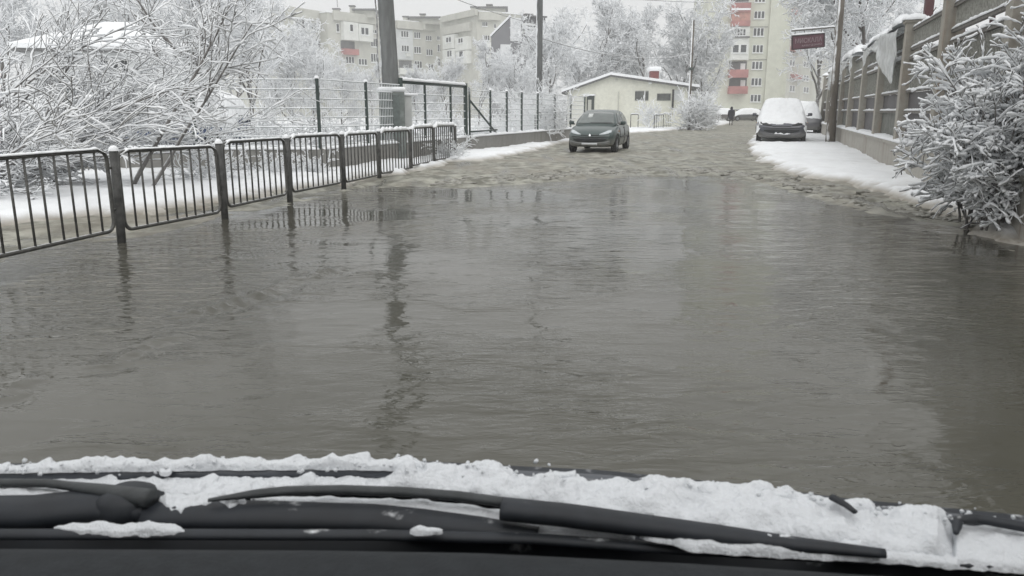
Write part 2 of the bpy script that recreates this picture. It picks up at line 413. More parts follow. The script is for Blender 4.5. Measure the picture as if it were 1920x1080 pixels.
# --- lumps of churned slush along the shore and in the wheel tracks
def slush_lumps():
    rng = random.Random(9); mb = MB(); base = bmesh.new(); bmesh.ops.create_icosphere(base, subdivisions=2, radius=1.0)
    bv = [v.co.copy() for v in base.verts]; bf = [[v.index for v in f.verts] for f in base.faces]; base.free()
    far = [G(x, y) for x, y in ((820, 350), (960, 343), (1060, 336), (1150, 327), (1240, 326), (1340, 327), (1440, 339), (1500, 358), (1600, 388), (1700, 403), (1790, 420), (1850, 440))]
    for k in range(950):
        i = int(rng.random() ** .8 * (len(far) - 1)); i = min(i, len(far) - 2); p = far[i].lerp(far[i + 1], rng.random())
        d = abs(rng.gauss(0, .55)); n_ = Vector((0, 1, 0)) if i < 6 else Vector((.75, .65, 0))
        p = p + n_ * (d + .1) * (1.6 if i < 6 else .8)
        r_ = rng.uniform(.025, .075) * (1.25 if p.y > 14 else .8); sx, sy, sz = rng.uniform(.8, 2.2), rng.uniform(.7, 1.2), rng.uniform(.35, .6)
        a = rng.uniform(-.5, .5); ca, sa = math.cos(a), math.sin(a); o = Vector((rng.random() * 50, k, 0)); vs = []
        for v in bv:
            q = v * (1 + .55 * noise.noise(v * 1.6 + o)); x, y = q.x * sx * r_, q.y * sy * r_
            vs.append((p.x + x * ca - y * sa, p.y + x * sa + y * ca, .012 + q.z * sz * r_))
        mb.add(vs, bf)
    m, nt, b = _nt('dirty_slush')
    nz = noisetex(nt, 7, 7, .65, 'Position'); c = mixrgb(nt, ramp(nt, nz, .35, .65), (.12, .115, .095), (.34, .33, .295))
    nt.links.new(c, b.inputs['Base Color']); b.inputs['Roughness'].default_value = .42; bump(nt, b, noisetex(nt, 40, 5, .6, 'Position'), .4, .01)
    o = mb.build('slush', m, None, True); tag(o, kind='stuff')
slush_lumps()

# ================================================================== PEDESTRIAN GUARD RAIL (left)
M_RAIL = snowcap_mat('old_rail_paint', (0.075, 0.074, 0.068), 0.75, 1.15, 30, 0.3, 0.55, 0.35)
M_POST = plain('rail_post_paint', (0.085, 0.085, 0.082), 0.6, 0.45, 9.0, 0, 0.3)
def rounded_rect(w, h, r, z0, n=5):
    pts = []
    for cx, cz, a0 in ((w/2 - r, z0 + h - r, 0), (-w/2 + r, z0 + h - r, 90), (-w/2 + r, z0 + r, 180), (w/2 - r, z0 + r, 270)):
        for k in range(n + 1):
            a = R(a0 + 90 * k / n); pts.append((cx + r * math.cos(a), cz + r * math.sin(a)))
    return pts
def snow_ridge(pts, w, h, seed, seg=None, wob=0.3):
    """a strip of snow lying along a bar: half-round, uneven"""
    mb = MB(); rows = []
    n = len(pts)
    for i, p in enumerate(pts):
        p = Vector(p); t = (Vector(pts[min(i + 1, n - 1)]) - Vector(pts[max(i - 1, 0)])); t.z = 0; t.normalize()
        s = Vector((t.y, -t.x, 0)); k = 1 + wob * noise.noise((i * 0.9 + seed, seed * 3.1, 0)) * 1.6
        if i in (0, n - 1): k *= 0.25
        rows.append([p + s * (w * math.cos(a) * (0.8 + 0.2 * k)) + Vector((0, 0, max(0, h * k * math.sin(a)) if 0 < a < math.pi else -0.003))
                     for a in [R(x) for x in (-12, 0, 35, 65, 90, 115, 145, 180, 192)]])
    mb.grid(rows); return mb
def subdiv(p, q, n): return [Vector(p).lerp(Vector(q), i / n) for i in range(n + 1)]

RA, RB = Vector((-4.27, 8.43, 0)), Vector((-1.65, 22.3, 0))
NP = 7
dv = (RB - RA) / NP
nodes = [RA + dv * i for i in range(-1, NP + 1)]
# the photo's posts: the run bows slightly towards the road at its far end
POSTX = {235: 8.43}
rail = thing('guard_rail', RA, 'long row of dark tubular guard rail panels along the flooded road', 'guard rail')
random.seed(4)
for i, p in enumerate(nodes):
    p = p + Vector((random.uniform(-.04, .04), random.uniform(-.04, .04), 0))
    nodes[i] = p
    lean = Vector((random.uniform(-.02, .02), random.uniform(-.03, .03), 0))
    mb = MB(); mb.path([p + Vector((0, 0, -.15)), p + lean * .5 + Vector((0, 0, .5)), p + lean + Vector((0, 0, 1.0))], 0.046, 8)
    mb.build('post', M_POST, rail, True)
    mb = MB(); rows = []
    for k in range(5):
        rr = 0.056 * math.cos(k / 4 * math.pi / 2) + 0.001
        rows.append([p + lean + Vector((rr * math.cos(a), rr * math.sin(a), 0.995 + 0.06 * math.sin(k / 4 * math.pi / 2))) for a in np.linspace(0, 2 * math.pi, 9)[:-1]])
    mb.grid(rows, closed=True); mb.build('snow_cap', M_SNOW, rail, True)
for i in range(len(nodes) - 1):
    a, b = nodes[i], nodes[i + 1]; d = b - a; L = d.length; u = d / L
    mid = (a + b) / 2; W_ = L - 0.17
    sag = random.uniform(-.02, .02); tz = random.uniform(-.03, .03)
    tp = lambda x, z: mid + u * x + Vector((0, 0, z + sag + tz * x / W_))
    rr = rounded_rect(W_, 0.86, 0.11, 0.13)
    mb = MB(); mb.path([tp(x, z) for x, z in rr] + [tp(*rr[0])], 0.021, 8, caps=False)
    for s in (-1, 1):
        for z in (0.35, 0.8): mb.path([tp(s * W_ / 2, z), tp(s * (L / 2 - 0.03), z)], 0.014, 6)
    pan = mb.build('panel', M_RAIL, rail, True)
    nb = 10
    for k in range(1, nb):
        x = -W_ / 2 + W_ * k / nb; dz = random.uniform(-.006, .006)
        MB().path([tp(x, 0.135), tp(x + dz, 0.985)], 0.013, 6).build('bar', M_RAIL, pan, True)
    hh = interp(i, [(0, 0.018), (1, 0.016), (2, 0.02), (3, 0.035), (4, 0.05), (5, 0.065), (7, 0.075)])
    tops = [tp(-W_/2 + 0.02 + (W_ - 0.04) * k / 26, 1.006 - (0.05 * max(0, abs(k - 13) - 11) / 2)) for k in range(27)]
    snow_ridge(tops, 0.026 + hh * 0.35, hh, i * 7.7, wob=0.5).build('snow', M_SNOW, pan, True)

# ================================================================== YARD FENCE WITH LOW WALL (left, behind the rail)
M_GREEN = snowcap_mat('green_fence_paint', (0.035, 0.052, 0.047), 0.45, 0.9, 25, 0.6, 0.5, 0.3)
M_WIRE = snowcap_mat('snowed_wire', (0.30, 0.34, 0.33), -0.7, 0.1, 14, 0.8, 0.6, 0.3)
M_CONC = streaked('yard_concrete', (0.24, 0.235, 0.22), (0.12, 0.115, 0.10), 0.9, 1.2, 0.7)
FX = [Vector((-16.5, 17.4, 0)), Vector((-4.25, 17.4, 0)), Vector((-1.45, 25.6, 0)), Vector((3.97, 40.0, 0))]
yf = thing('wire_fence', FX[1], 'tall green wire mesh fence on a low concrete wall behind the guard rail', 'fence')
def wall_run(a, b, h, t, name, mat, parent, z0=-0.2):
    d = (b - a).normalized(); n = Vector((d.y, -d.x, 0)) * (t / 2)
    mb = MB(); mb.prism([a - n, a + n, b + n, b - n][::-1] if False else [a + n, b + n, b - n, a - n], z0, h)
    o = mb.build(name, mat, parent); return fix_normals(o)
WH = 0.58
for k in range(3):
    a, b = FX[k], FX[k + 1]; e = (b - a).normalized() * 0.10
    lw = wall_run(a + (e if k else 0 * e), b - (e if k < 2 else 0 * e), WH, 0.22, 'low_wall', M_CONC, yf)
    n = int((b - a).length / 0.25)
    snow_ridge([p + Vector((0, 0, WH)) for p in subdiv(a, b, n)], 0.13, 0.07, 3.3 * k, wob=0.4).build('snow', M_SNOW, lw, True)
for p in FX[1:3]:
    MB().bbox((p.x, p.y, 0.13), (0.24, 0.24, 0.90), 0.2, 0.01).build('wall_corner', M_CONC, yf)
def wire_panel(a, b, z0, z1, parent):
    d = b - a; L = d.length; u = d / L
    hz = np.linspace(z0, z1, 8)
    main = MB()
    for k, z in enumerate(hz):
        nseg = max(4, int(L / 0.25))
        pts = [a + u * (L * i / nseg) + Vector((0, 0, z + 0.008 * noise.noise((i * .7, k * 5.1 + a.x, 0)))) for i in range(nseg + 1)]
        main.path(pts, [0.0155 + 0.007 * noise.noise((i * 1.3, k * 3.3, a.y)) for i in range(nseg + 1)], 5, caps=False)
    fr = main.build('wire_panel', M_WIRE, parent, True); fr['kind'] = 'stuff'
    mb = MB(); n = int(L / 0.085)
    for i in range(1, n):
        x = L * i / n; mb.path([a + u * x + Vector((0, 0, z0)), a + u * x + Vector((0, 0, z1))], 0.0052, 3, caps=False)
    o = mb.build('vertical_wires', M_WIRE, fr, False); o['kind'] = 'stuff'
def fence_post(p, z0, z1, w, parent, name='post', lean=0.0):
    MB().box((p.x + lean, p.y, (z0 + z1) / 2), (w, w, z1 - z0), 0.25).build(name, M_GREEN, parent)
    mb = MB(); rows = []
    for k in range(4):
        rr = w * 0.8 * math.cos(k / 3 * math.pi / 2) + 0.001
        rows.append([Vector((p.x + lean + rr * math.cos(t), p.y + rr * math.sin(t), z1 - 0.004 + w * 0.9 * math.sin(k / 3 * math.pi / 2))) for t in np.linspace(0, 2 * math.pi, 9)[:-1]])
    mb.grid(rows, closed=True).build('snow_cap', M_SNOW, parent, True)
TOP = 2.10
seg1 = [XR(px, 17.4) for px in (-330, -100, 130, 362, 597)]
for k, x in enumerate(seg1):
    fence_post(Vector((x, 17.4, 0)), WH, TOP, 0.075, yf)
    if k: wire_panel(Vector((seg1[k - 1], 17.4, 0)), Vector((x, 17.4, 0)), WH + 0.08, TOP - 0.02, yf)
def on_seg(px, A, B): 
    v = PLANE(px, 200, A, B); return Vector((v.x, v.y, 0))
s2 = [on_seg(px, FX[1], FX[2]) for px in (598, 687, 752)]
for k in range(1, 3):
    if k == 1: fence_post(s2[k], WH, TOP, 0.07, yf)
    wire_panel(s2[k - 1], s2[k], WH + 0.08, TOP - 0.02, yf)
s3 = [on_seg(px, FX[2], FX[3]) for px in (884, 919, 950, 978, 1008, 1040, 1070, 1096)]
for k in range(len(s3)):
    if k: fence_post(s3[k], WH, TOP, 0.07, yf); wire_panel(s3[k - 1], s3[k], WH + 0.08, TOP - 0.04, yf)
# gate between the two stretches: square frame, two uprights, wires, snow along the top tube
gp = [on_seg(px, FX[1], FX[2]) for px in (752, 797, 845, 873)]
gate = thing('yard_gate', gp[0], 'dark green framed gate in the wire fence with thick snow along its top tube', 'gate')
off = Vector((0.0, 0.06, 0)); Zt = 2.16
for nm, p in (('gate_post', gp[0]), ('gate_post', gp[3])):
    MB().box((p.x, p.y, (WH + Zt + .1) / 2), (0.11, 0.11, Zt + .1 - WH), 0.3).build(nm, M_GREEN, gate)
MB().path([gp[0] + Vector((0, 0, Zt)), gp[3] + Vector((0, 0, Zt))], 0.045, 6).build('top_tube', M_GREEN, gate, True)
snow_ridge([p + Vector((0, 0, Zt + .035)) for p in subdiv(gp[0], gp[3], 40)], 0.06, 0.085, 9.1, wob=0.25).build('snow', M_SNOW, gate, True)
for p in gp[1:3]:
    MB().box((p.x, p.y, (WH + Zt) / 2), (0.06, 0.06, Zt - WH - .02), 0.3).build('upright', M_GREEN, gate)
for z in np.linspace(WH + .12, Zt - .3, 6):
    n = 24; pts = [p + Vector((0, 0, z)) for p in subdiv(gp[0], gp[3], n)]
    MB().path(pts, [0.018 + .006 * noise.noise((i * .9, z * 7, 0)) for i in range(n + 1)], 5).build('wire', M_WIRE, gate, True)
# the leaf swung open beside it with a diagonal brace
q0, q1 = gp[3] + Vector((0.12, 0.10, 0)), gp[3] + Vector((0.95, 2.6, 0))
leaf = MB()
for a, b in ((q0 + Vector((0, 0, .55)), q0 + Vector((0, 0, 2.15))), (q0 + Vector((0, 0, 1.75)), q1 + Vector((0, 0, .6))), (q0 + Vector((0, 0, 0.75)), q1 + Vector((0, 0, 0.75)))):
    leaf.path([a, b], 0.035, 6)
leaf.build('brace', M_GREEN, gate, True)

# ================================================================== GUARD RAIL BY THE SHRUB AND BY THE HOUSE (far)
def small_rail(name, A, B, hgt, nbar, label, mat, seed, bars=True):
    t = thing(name, A, label, 'guard rail', 'short guard rails past the parked car')
    d = B - A; u = d.normalized(); L = d.length
    za, zb = snow_z(A.x, A.y) - .1, snow_z(B.x, B.y) - .1
    H = lambda s, z: A + u * s + Vector((0, 0, z + lerp(za, zb, s / L) + .1))
    MB().path([H(0.02, -.15), H(0.0, hgt - .1), H(0.1, hgt), H(L - .1, hgt), H(L, hgt - .1), H(L, -.15)], 0.03, 6).build('hoop', mat, t, True)
    if bars:
        for k in range(1, nbar): MB().path([H(L * k / nbar, 0), H(L * k / nbar, hgt)], 0.016, 5).build('bar', mat, t, True)
        MB().path([H(0, .12), H(L, .12)], 0.018, 5).build('lower_tube', mat, t, True)
    snow_ridge([H(L * k / 14, hgt + .02) for k in range(15)], 0.045, 0.075, seed).build('snow', M_SNOW, t, True)
    return t
M_RAILD = snowcap_mat('dark_rail', (0.05, 0.05, 0.05), 0.55, 0.95, 20, 0.5)
q = lambda px, py: G(px, py)
small_rail('guard_rail', q(1003, 272), q(1040, 268), 1.15, 4, 'dark snow-capped guard rail among twigs at the fence end, left of the green car', M_RAILD, 1.0)
small_rail('guard_rail', q(1041, 268), q(1062, 266), 1.15, 3, 'short dark guard rail bay just left of the green car bonnet', M_RAILD, 2.0)
small_rail('guard_rail', q(1182, 244), q(1196, 243), 0.95, 2, 'single dark snow-capped hoop rail right of the green car, before the white house', M_RAILD, 3.0, False)
small_rail('guard_rail', q(1226, 245), q(1243, 243), 0.95, 4, 'grey barred rail bay with a dark foot before the white house windows', M_RAILD, 4.0)
small_rail('guard_rail', q(1243, 242.5), q(1259, 241), 1.0, 5, 'grey barred rail bay nearest the dark porch post of the white house', M_RAILD, 5.0)
small_rail('guard_rail', q(1262, 240), q(1300, 238), 1.0, 8, 'long grey rail half hidden by the snowy bush beside the white house', M_RAILD, 6.0)

# ================================================================== BOUNDARY FENCE WITH PILLARS (right)
M_PIL = streaked('pillar_render', (0.36, 0.345, 0.305), (0.30, 0.225, 0.175), 0.9, 1.6, 0.8)
M_LOWW = streaked('stained_wall', (0.40, 0.385, 0.35), (0.23, 0.18, 0.145), 0.9, 1.4, 0.85)
M_SHEET = plain('dark_sheet', (0.075, 0.07, 0.075), 0.5, 0.3, 2.0)
M_SHEET2 = plain('green_grey_sheet', (0.13, 0.135, 0.12), 0.6, 0.35, 5.0)
M_SLAT = snowcap_mat('grey_slats', (0.30, 0.30, 0.27), 0.5, 1.0, 25, 0.9)
M_IRON = snowcap_mat('iron_rail', (0.16, 0.15, 0.135), 0.6, 1.0, 20, 0.4)
WD = Vector((0.311, 0.9504, 0)).normalized(); WN = Vector((-WD.y, WD.x, 0))
W0 = Vector((2.85 + .327 * 6.2, 6.2, 0))
def WP(y, out=0.0, z=0.0):                      # a point of the wall's road face by its distance y
    t = (y - W0.y) / WD.y; p = W0 + WD * t + WN * out; return Vector((p.x, p.y, z))
wa = math.atan2(WD.y, WD.x)
bf = thing('boundary_fence', WP(18), 'stained concrete boundary wall with tall square pillars and dark panels, right of the road', 'fence')
HW = 0.66
a, b = WP(6.2), WP(47)
n_ = Vector((WN.x, WN.y, 0))
mb = MB(); mb.prism([a, b, b - n_ * .34, a - n_ * .34], -.25, HW); lw = fix_normals(mb.build('low_wall', M_LOWW, bf))
mb = MB(); mb.prism([a + n_ * .045, b + n_ * .045, b - n_ * .38, a - n_ * .38], HW + .002, HW + .07); fix_normals(mb.build('coping', M_LOWW, bf))
sp = subdiv(WP(6.2, -.15, HW + .07), WP(47, -.15, HW + .07), 160)
snow_ridge(sp, 0.21, 0.085, 5.0, wob=0.35).build('coping_snow', M_SNOW, bf, True)
PY = [10.1 + 3.97 * k for k in range(-1, 10)]
PH = 3.30
for k, y in enumerate(PY):
    c = WP(y, -.16)
    w = 0.34
    pl = MB().bbox((c.x, c.y, (HW + PH) / 2), (w, 0.32, PH - HW), wa, 0.012).build('pillar', M_PIL, bf)
    MB().bbox((c.x, c.y, PH + .03), (w + .09, 0.41, 0.062), wa, 0.012).build('cap_stone', M_PIL, pl)
    mb = MB(); rows = []
    for i in range(6):
        f = i / 5; rr = (0.25 * (1 - f ** 2.2) + 0.01) ; hz = PH + .06 + (0.17 + .06 * noise.noise((k * 3.3, 1, 0))) * f
        row = []
        for t in np.linspace(0, 2 * math.pi, 17)[:-1]:
            s = 1 / max(abs(math.cos(t)), abs(math.sin(t))); s = lerp(1.0, s, 0.75)
            v = Vector((math.cos(t) * rr * s * 1.02, math.sin(t) * rr * s * .98, 0)); v.rotate(Matrix.Rotation(wa, 3, 'Z'))
            v *= 1 + 0.12 * noise.noise((v.x * 6 + k, v.y * 6, i))
            row.append(c + v + Vector((0, 0, hz + .015 * noise.noise((v.x * 9, v.y * 9, k * 2.2)))))
        rows.append(row)
    mb.grid(rows, closed=True); kk = len(mb.v) - 16; mb.f.append(tuple(kk + i for i in range(16))); mb.m.append(0)
    mb.build('snow_cap', M_SNOW, pl, True)
def bay_box(y0, y1, z0, z1, out, t, name, mat, parent):
    a, b = WP(y0, out), WP(y1, out); c = (a + b) / 2
    return MB().box((c.x, c.y, (z0 + z1) / 2), ((b - a).length, t, z1 - z0), wa).build(name, mat, parent)
random.seed(11)
for k in range(len(PY) - 1):
    y0, y1 = PY[k] + .165, PY[k + 1] - .165
    bay_box(y0, y1, HW + .1, 1.36, -.20, .02, 'lower_sheet', M_SHEET if k % 3 else M_SHEET2, bf)
    bay_box(y0, y1, 1.42, 1.80, -.20, .02, 'middle_sheet', M_SHEET, bf)
    bay_box(y0, y1, 1.86, 2.52, -.22, .02, 'upper_sheet', M_SHEET2, bf)
    for z, h in ((1.39, .055), (1.83, .05), (2.55, .06), (2.74, .05), (3.16, .06)):
        r_ = bay_box(y0 - .005, y1 + .005, z - h / 2, z + h / 2, -.15, .07, 'rail', M_IRON, bf)
        pts = subdiv(WP(y0, -.15, z + h / 2), WP(y1, -.15, z + h / 2), 30)
        snow_ridge(pts, 0.05, 0.055 if z > 2 else .04, k * 3 + z, wob=0.5).build('snow', M_SNOW, r_, True)
    mb = MB(); n = 46
    for i in range(1, n):
        y = lerp(y0, y1, i / n); c = WP(y, -.165)
        mb.box((c.x, c.y, 2.19), (0.022, 0.02, 0.64), wa); mb.box((c.x, c.y, 2.95), (0.030, 0.02, 0.37), wa)
    o = mb.build('slats', M_SLAT, bf); o['kind'] = 'stuff'

# snow-laden plastic sheet thrown over the fence
def plastic_mat():
    m, nt, b = _nt('plastic_film')
    b.inputs['Base Color'].default_value = (0.72, 0.74, 0.74, 1); b.inputs['Roughness'].default_value = 0.3
    tr = nt.nodes.new('ShaderNodeBsdfTransparent'); mx = nt.nodes.new('ShaderNodeMixShader')
    nt.links.new(ramp(nt, noisetex(nt, 3.0, 4, 0.6), 0.3, 0.7, 0.22, 0.5), mx.inputs[0])
    nt.links.new(b.outputs[0], mx.inputs[1]); nt.links.new(tr.outputs[0], mx.inputs[2])
    out = nt.nodes['Material Output']; nt.links.new(mx.outputs[0], out.inputs[0])
    return m
def drape(name, label, ya, yb, ztop, depth, seed, snow=True):
    t = thing(name, WP((ya + yb) / 2, -.1, 0), label, 'plastic sheet', 'plastic sheets on the boundary fence')
    rows = []
    for i in range(34):
        f = i / 33; y = lerp(ya, yb, f); row = []
        d = depth * (0.55 + 0.45 * math.cos((f - .3) * 5.2 + seed)) + 0.12 * noise.noise((f * 7, seed, 0))
        for j in range(24):
            g = j / 23; sag = 0.06 * math.sin(f * math.pi * 3 + seed)
            fold = 0.06 * math.sin(f * 26 + 3 * math.sin(f * 9 + seed)) * g + 0.05 * noise.noise((f * 9 + seed, g * 4, 1))
            if g < 0.25: row.append(WP(y, -0.42 + g * 4 * 0.50, ztop - sag + 0.05 * math.sin(g * 4 * math.pi) - .10 * (1 - g * 4)))
            else: row.append(WP(y, 0.09 + fold, ztop - sag - (g - .25) / .75 * max(.15, d)))
        rows.append(row)
    mb = MB(); mb.grid(rows); o = mb.build('film', plastic_mat(), t, True)
    mo = o.modifiers.new('thick', 'SOLIDIFY'); mo.thickness = 0.004
    if snow:
        pts = [WP(lerp(ya, yb, i / 30), -.14, ztop + .005 + .05 * math.sin(i * .35 + seed)) for i in range(31)]
        snow_ridge(pts, 0.24, 0.20, seed, wob=0.9).build('snow', M_SNOW, t, True)
drape('plastic_sheet', 'clear crumpled plastic sheet hanging over the fence under a snow hump, between two tall pillars', 18.4, 25.6, 3.30, 1.15, 1.0)
drape('plastic_sheet', 'narrow white sheet fold on the far fence just right of the sign pole', 28.5, 33.2, 3.35, 0.8, 2.4)
drape('plastic_sheet', 'small white sheet scrap on the far fence left of the sign pole', 36.6, 40.0, 3.25, 0.9, 4.2)

# ================================================================== POLES, SIGN AND WIRES
M_CPOLE = streaked('concrete_pole', (0.155, 0.16, 0.158), (0.10, 0.105, 0.10), 0.85, 1.0, 0.6)
M_WPOLE = snowcap_mat('weathered_pole', (0.14, 0.115, 0.09), 1.2, 1.6, 6, 0.4)
def side_snow_pole(name, mat_base, side=Vector((-1, -.3, 0)), lo=0.55, hi=0.95):
    """snow plastered on the windward side of a pole"""
    m, nt, b = _nt(name)
    geo = nt.nodes.new('ShaderNodeNewGeometry'); vm = nt.nodes.new('ShaderNodeVectorMath'); vm.operation = 'DOT_PRODUCT'
    nt.links.new(geo.outputs['Normal'], vm.inputs[0]); vm.inputs[1].default_value = side.normalized()
    nz = noisetex(nt, 5.0, 6, 0.6, 'Position', (1, 1, 0.4))
    ma = nt.nodes.new('ShaderNodeMath'); ma.operation = 'MULTIPLY_ADD'; nt.links.new(nz, ma.inputs[0]); ma.inputs[1].default_value = 0.7; nt.links.new(vm.outputs['Value'], ma.inputs[2])
    f = ramp(nt, ma.outputs[0], lo + .35, hi + .35)
    c = mixrgb(nt, ramp(nt, noisetex(nt, 4, 6, 0.65, 'Position', (2, 2, .3)), 0.3, 0.7), [v * .75 for v in mat_base], [v * 1.2 for v in mat_base])
    nt.links.new(mixrgb(nt, f, c, SNOW), b.inputs['Base Color']); b.inputs['Roughness'].default_value = 0.85
    bump(nt, b, noisetex(nt, 20, 5, 0.6, 'Position'), 0.3, 0.01)
    return m
M_POLE1 = side_snow_pole('concrete_pole_snow', (0.165, 0.172, 0.170), Vector((-1, -.15, 0)), 0.93, 1.12)
M_POLE2 = side_snow_pole('street_pole_snow', (0.13, 0.135, 0.135), Vector((-1, -.1, 0)), 0.72, 0.95)
Y1 = 21.5
pb = AT(740, 262, Y1); pb.z = 0
pt = AT(723, 0, Y1); pd = (pt - pb); Z1 = 9.6; ptop = pb + pd * (Z1 / pd.z)
pole1 = thing('utility_pole', pb, 'thick leaning grey concrete pole rising behind the gate, left of centre', 'utility pole')
mb = MB(); K = 12
mb.path([pb.lerp(ptop, i / K) + Vector((0, 0, -.2 if i == 0 else 0)) for i in range(K + 1)], [lerp(0.255, 0.15, i / K) for i in range(K + 1)], 12)
mb.build('shaft', M_POLE1, pole1, True)
mb = MB(); pts = []
for i in range(30):
    f = i / 29 * 0.62 + 0.02; c = pb.lerp(ptop, f); r = lerp(0.255, 0.15, f)
    pts.append(c + Vector((-r - .02 - .035 * abs(math.sin(f * 16)), -.12, 0)))
mb.path(pts, 0.018, 5); mb.build('cable', snowcap_mat('snowed_cable', (0.12, 0.12, 0.12), -0.3, 0.6, 6, 1.5), pole1, True)
for z in (9.0, 9.4):
    c = pb.lerp(ptop, z / Z1); MB().box((c.x, c.y, c.z), (1.5, .09, .09)).build('cross_arm', M_CPOLE, pole1)
b2 = AT(1010, 262, 36.0); b2.z = 0
pole2 = thing('street_pole', b2, 'slim straight grey pole with a snow-plastered edge behind the wire fence, at centre', 'utility pole')
MB().path([b2 + Vector((0, 0, z)) for z in (-.2, 2, 4, 6, 8, 9.5)], [.155, .15, .145, .14, .13, .12], 10).build('shaft', M_POLE2, pole2, True)
MB().path([b2 + Vector((0, 0, 9.3)), b2 + Vector((0.3, -.2, 9.9)), b2 + Vector((1.6, -.8, 10.1))], .04, 6).build('lamp_arm', M_CPOLE, pole2, True)
b3 = G(1291, 250); b3 = AT(1291, 225, 57.0); b3.z = 0
top3 = AT(1292, 38, 57.0).z
pole3 = thing('wooden_pole', b3, 'thin snowy wooden pole at the right corner of the white house', 'utility pole')
MB().path([b3 + Vector((0, 0, z)) for z in (-.2, 2, 4, top3)], [.12, .11, .10, .085], 8).build('shaft', side_snow_pole('wood_pole_snow', (0.10, 0.085, 0.07), Vector((-1, -.1, 0)), 0.35, 0.7), pole3, True)
MB().box((b3.x, b3.y - .02, AT(1291, 129, 57).z), (.30, .30, .18)).build('bracket', M_GREEN, pole3)
# right pole carrying the sign
b4 = G(1556, 274); t4 = AT(1578, 0, b4.y); d4 = t4 - b4; Z4 = 8.5; top4 = b4 + d4 * (Z4 / d4.z)
pole4 = thing('sign_pole', b4, 'brown lamp pole standing in snow against the boundary fence, carrying the maroon sign', 'utility pole')
MB().path([b4.lerp(top4, f) + Vector((0, 0, -.15 if f == 0 else 0)) for f in (0, .12, .121, .5, 1)], [.20, .185, .155, .13, .10], 12).build('shaft', side_snow_pole('sign_pole_snow', (0.115, 0.10, 0.082), Vector((-.9, -.4, 0)), 0.85, 1.05), pole4, True)
zz = AT(1560, 52, b4.y).z
A_ = AT(1484, 58, b4.y - .1); B_ = AT(1566, 51, b4.y - .1)
MB().path([A_, B_], .028, 6).build('bracket_arm', M_IRON, pole4, True)
snow_ridge([p + Vector((0, 0, .02)) for p in subdiv(A_, B_, 24)], .04, .055, 3.0).build('snow', M_SNOW, pole4, True)
MB().path([AT(1565, 52, b4.y - .1), AT(1566, 66, b4.y - .1)], .022, 6).build('arm_stay', M_IRON, pole4, True)
# the sign
sg = thing('hanging_sign', AT(1515, 94, b4.y - .1), 'maroon rectangular sign with pale lettering hanging from the pole arm', 'sign')
c00, c10, c11, c01 = [AT(px, py, b4.y - .1) for px, py in ((1485.5, 93), (1545.5, 87.5), (1545.5, 62.5), (1485.5, 67.5))]
su = (c10 - c00); sv = (c01 - c00); swn = su.cross(sv).normalized()
if swn.y > 0: swn = -swn
M_MAROON = plain('maroon_board', (0.115, 0.055, 0.068), 0.45, 0.2, 3)
M_SLET = plain('faded_lettering', (0.25, 0.19, 0.205), 0.6, 0.15, 8)
M_SFR = plain('sign_frame', (0.045, 0.03, 0.032), 0.5)
mb = MB(); mb.add([c00, c10, c11, c01] + [p - swn * .12 for p in (c00, c10, c11, c01)], [(0,1,2,3),(7,6,5,4),(0,4,5,1),(1,5,6,2),(2,6,7,3),(3,7,4,0)])
fix_normals(mb.build('board', M_MAROON, sg))
for p, q_ in ((c00, c10), (c10, c11), (c11, c01), (c01, c00)):
    MB().path([p, q_], .028, 4).build('frame', M_SFR, sg)
snow_ridge([p + Vector((0, .05, .02)) for p in subdiv(c01, c11, 20)], .075, .075, 8.8).build('snow', M_SNOW, sg, True)
for f in (.08, .9):
    p = c01 + su * f; MB().path([p, p + Vector((0, 0, .22))], .012, 5).build('hanger', M_IRON, sg, True)
def text_mesh(body, width, height):
    cu = bpy.data.curves.new('lettering', 'FONT'); cu.body = body; cu.size = 1.0; cu.extrude = 0.012; cu.offset = 0.012
    o = bpy.data.objects.new('lettering', cu); C.objects.link(o)
    dg = bpy.context.evaluated_depsgraph_get(); me = bpy.data.meshes.new_from_object(o.evaluated_get(dg))
    bpy.data.objects.remove(o); bpy.data.curves.remove(cu)
    co = np.array([v.co[:] for v in me.vertices]); lo, hi = co.min(0), co.max(0)
    for v in me.vertices:
        v.co.x = (v.co.x - lo[0]) / (hi[0] - lo[0]) * width; v.co.y = (v.co.y - lo[1]) / (hi[1] - lo[1]) * height
    return me
def place_text(body, u0, u1, v0, v1, parent, mat):
    U, V = su.normalized(), sv.normalized(); w, h = su.length * (u1 - u0), sv.length * (v1 - v0)
    me = text_mesh(body, w, h); me.materials.append(mat)
    o_ = c00 + su * u0 + sv * v0 + swn * .006
    for v in me.vertices: v.co = o_ + U * v.co.x + V * v.co.y + swn * v.co.z * 0.6
    return link('lettering', me, parent)
place_text('МИСКАЛА', .09, .93, .40, .78, sg, M_SLET)
place_text('магазин', .30, .92, .14, .28, sg, M_SLET)

M_CABLE = snowcap_mat('line_snow', (0.14, 0.14, 0.14), -0.5, 0.7, 3, 1.2)
def cable(name, A, B, sag, label, r=.02, n=24):
    pts = [A.lerp(B, i / n) + Vector((0, 0, -sag * 4 * (i / n) * (1 - i / n))) for i in range(n + 1)]
    o = MB().path(pts, r, 5).build(name, M_CABLE, None, True); tag(o, label, 'cable', 'overhead cables'); return o
top2 = b2 + Vector((0, 0, AT(1010, 48, 36).z))
cable('overhead_cable', b2 + Vector((0.1, 0, AT(1010, 72, 36).z)), b3 + Vector((0, 0, AT(1291, 100, 57).z)), .55, 'pale snowy cable sagging between the centre pole and the wooden pole')
cable('overhead_cable', b3 + Vector((0, 0, AT(1291, 52, 57).z)), AT(1410, 60, 128), .3, 'short snowy cable running from the wooden pole top to the tall apartment block', .03)
cable('overhead_cable', AT(1170, -3, 60), AT(1420, 3, 129), .2, 'thin dark cable crossing the top of the picture before the tall block', .04)
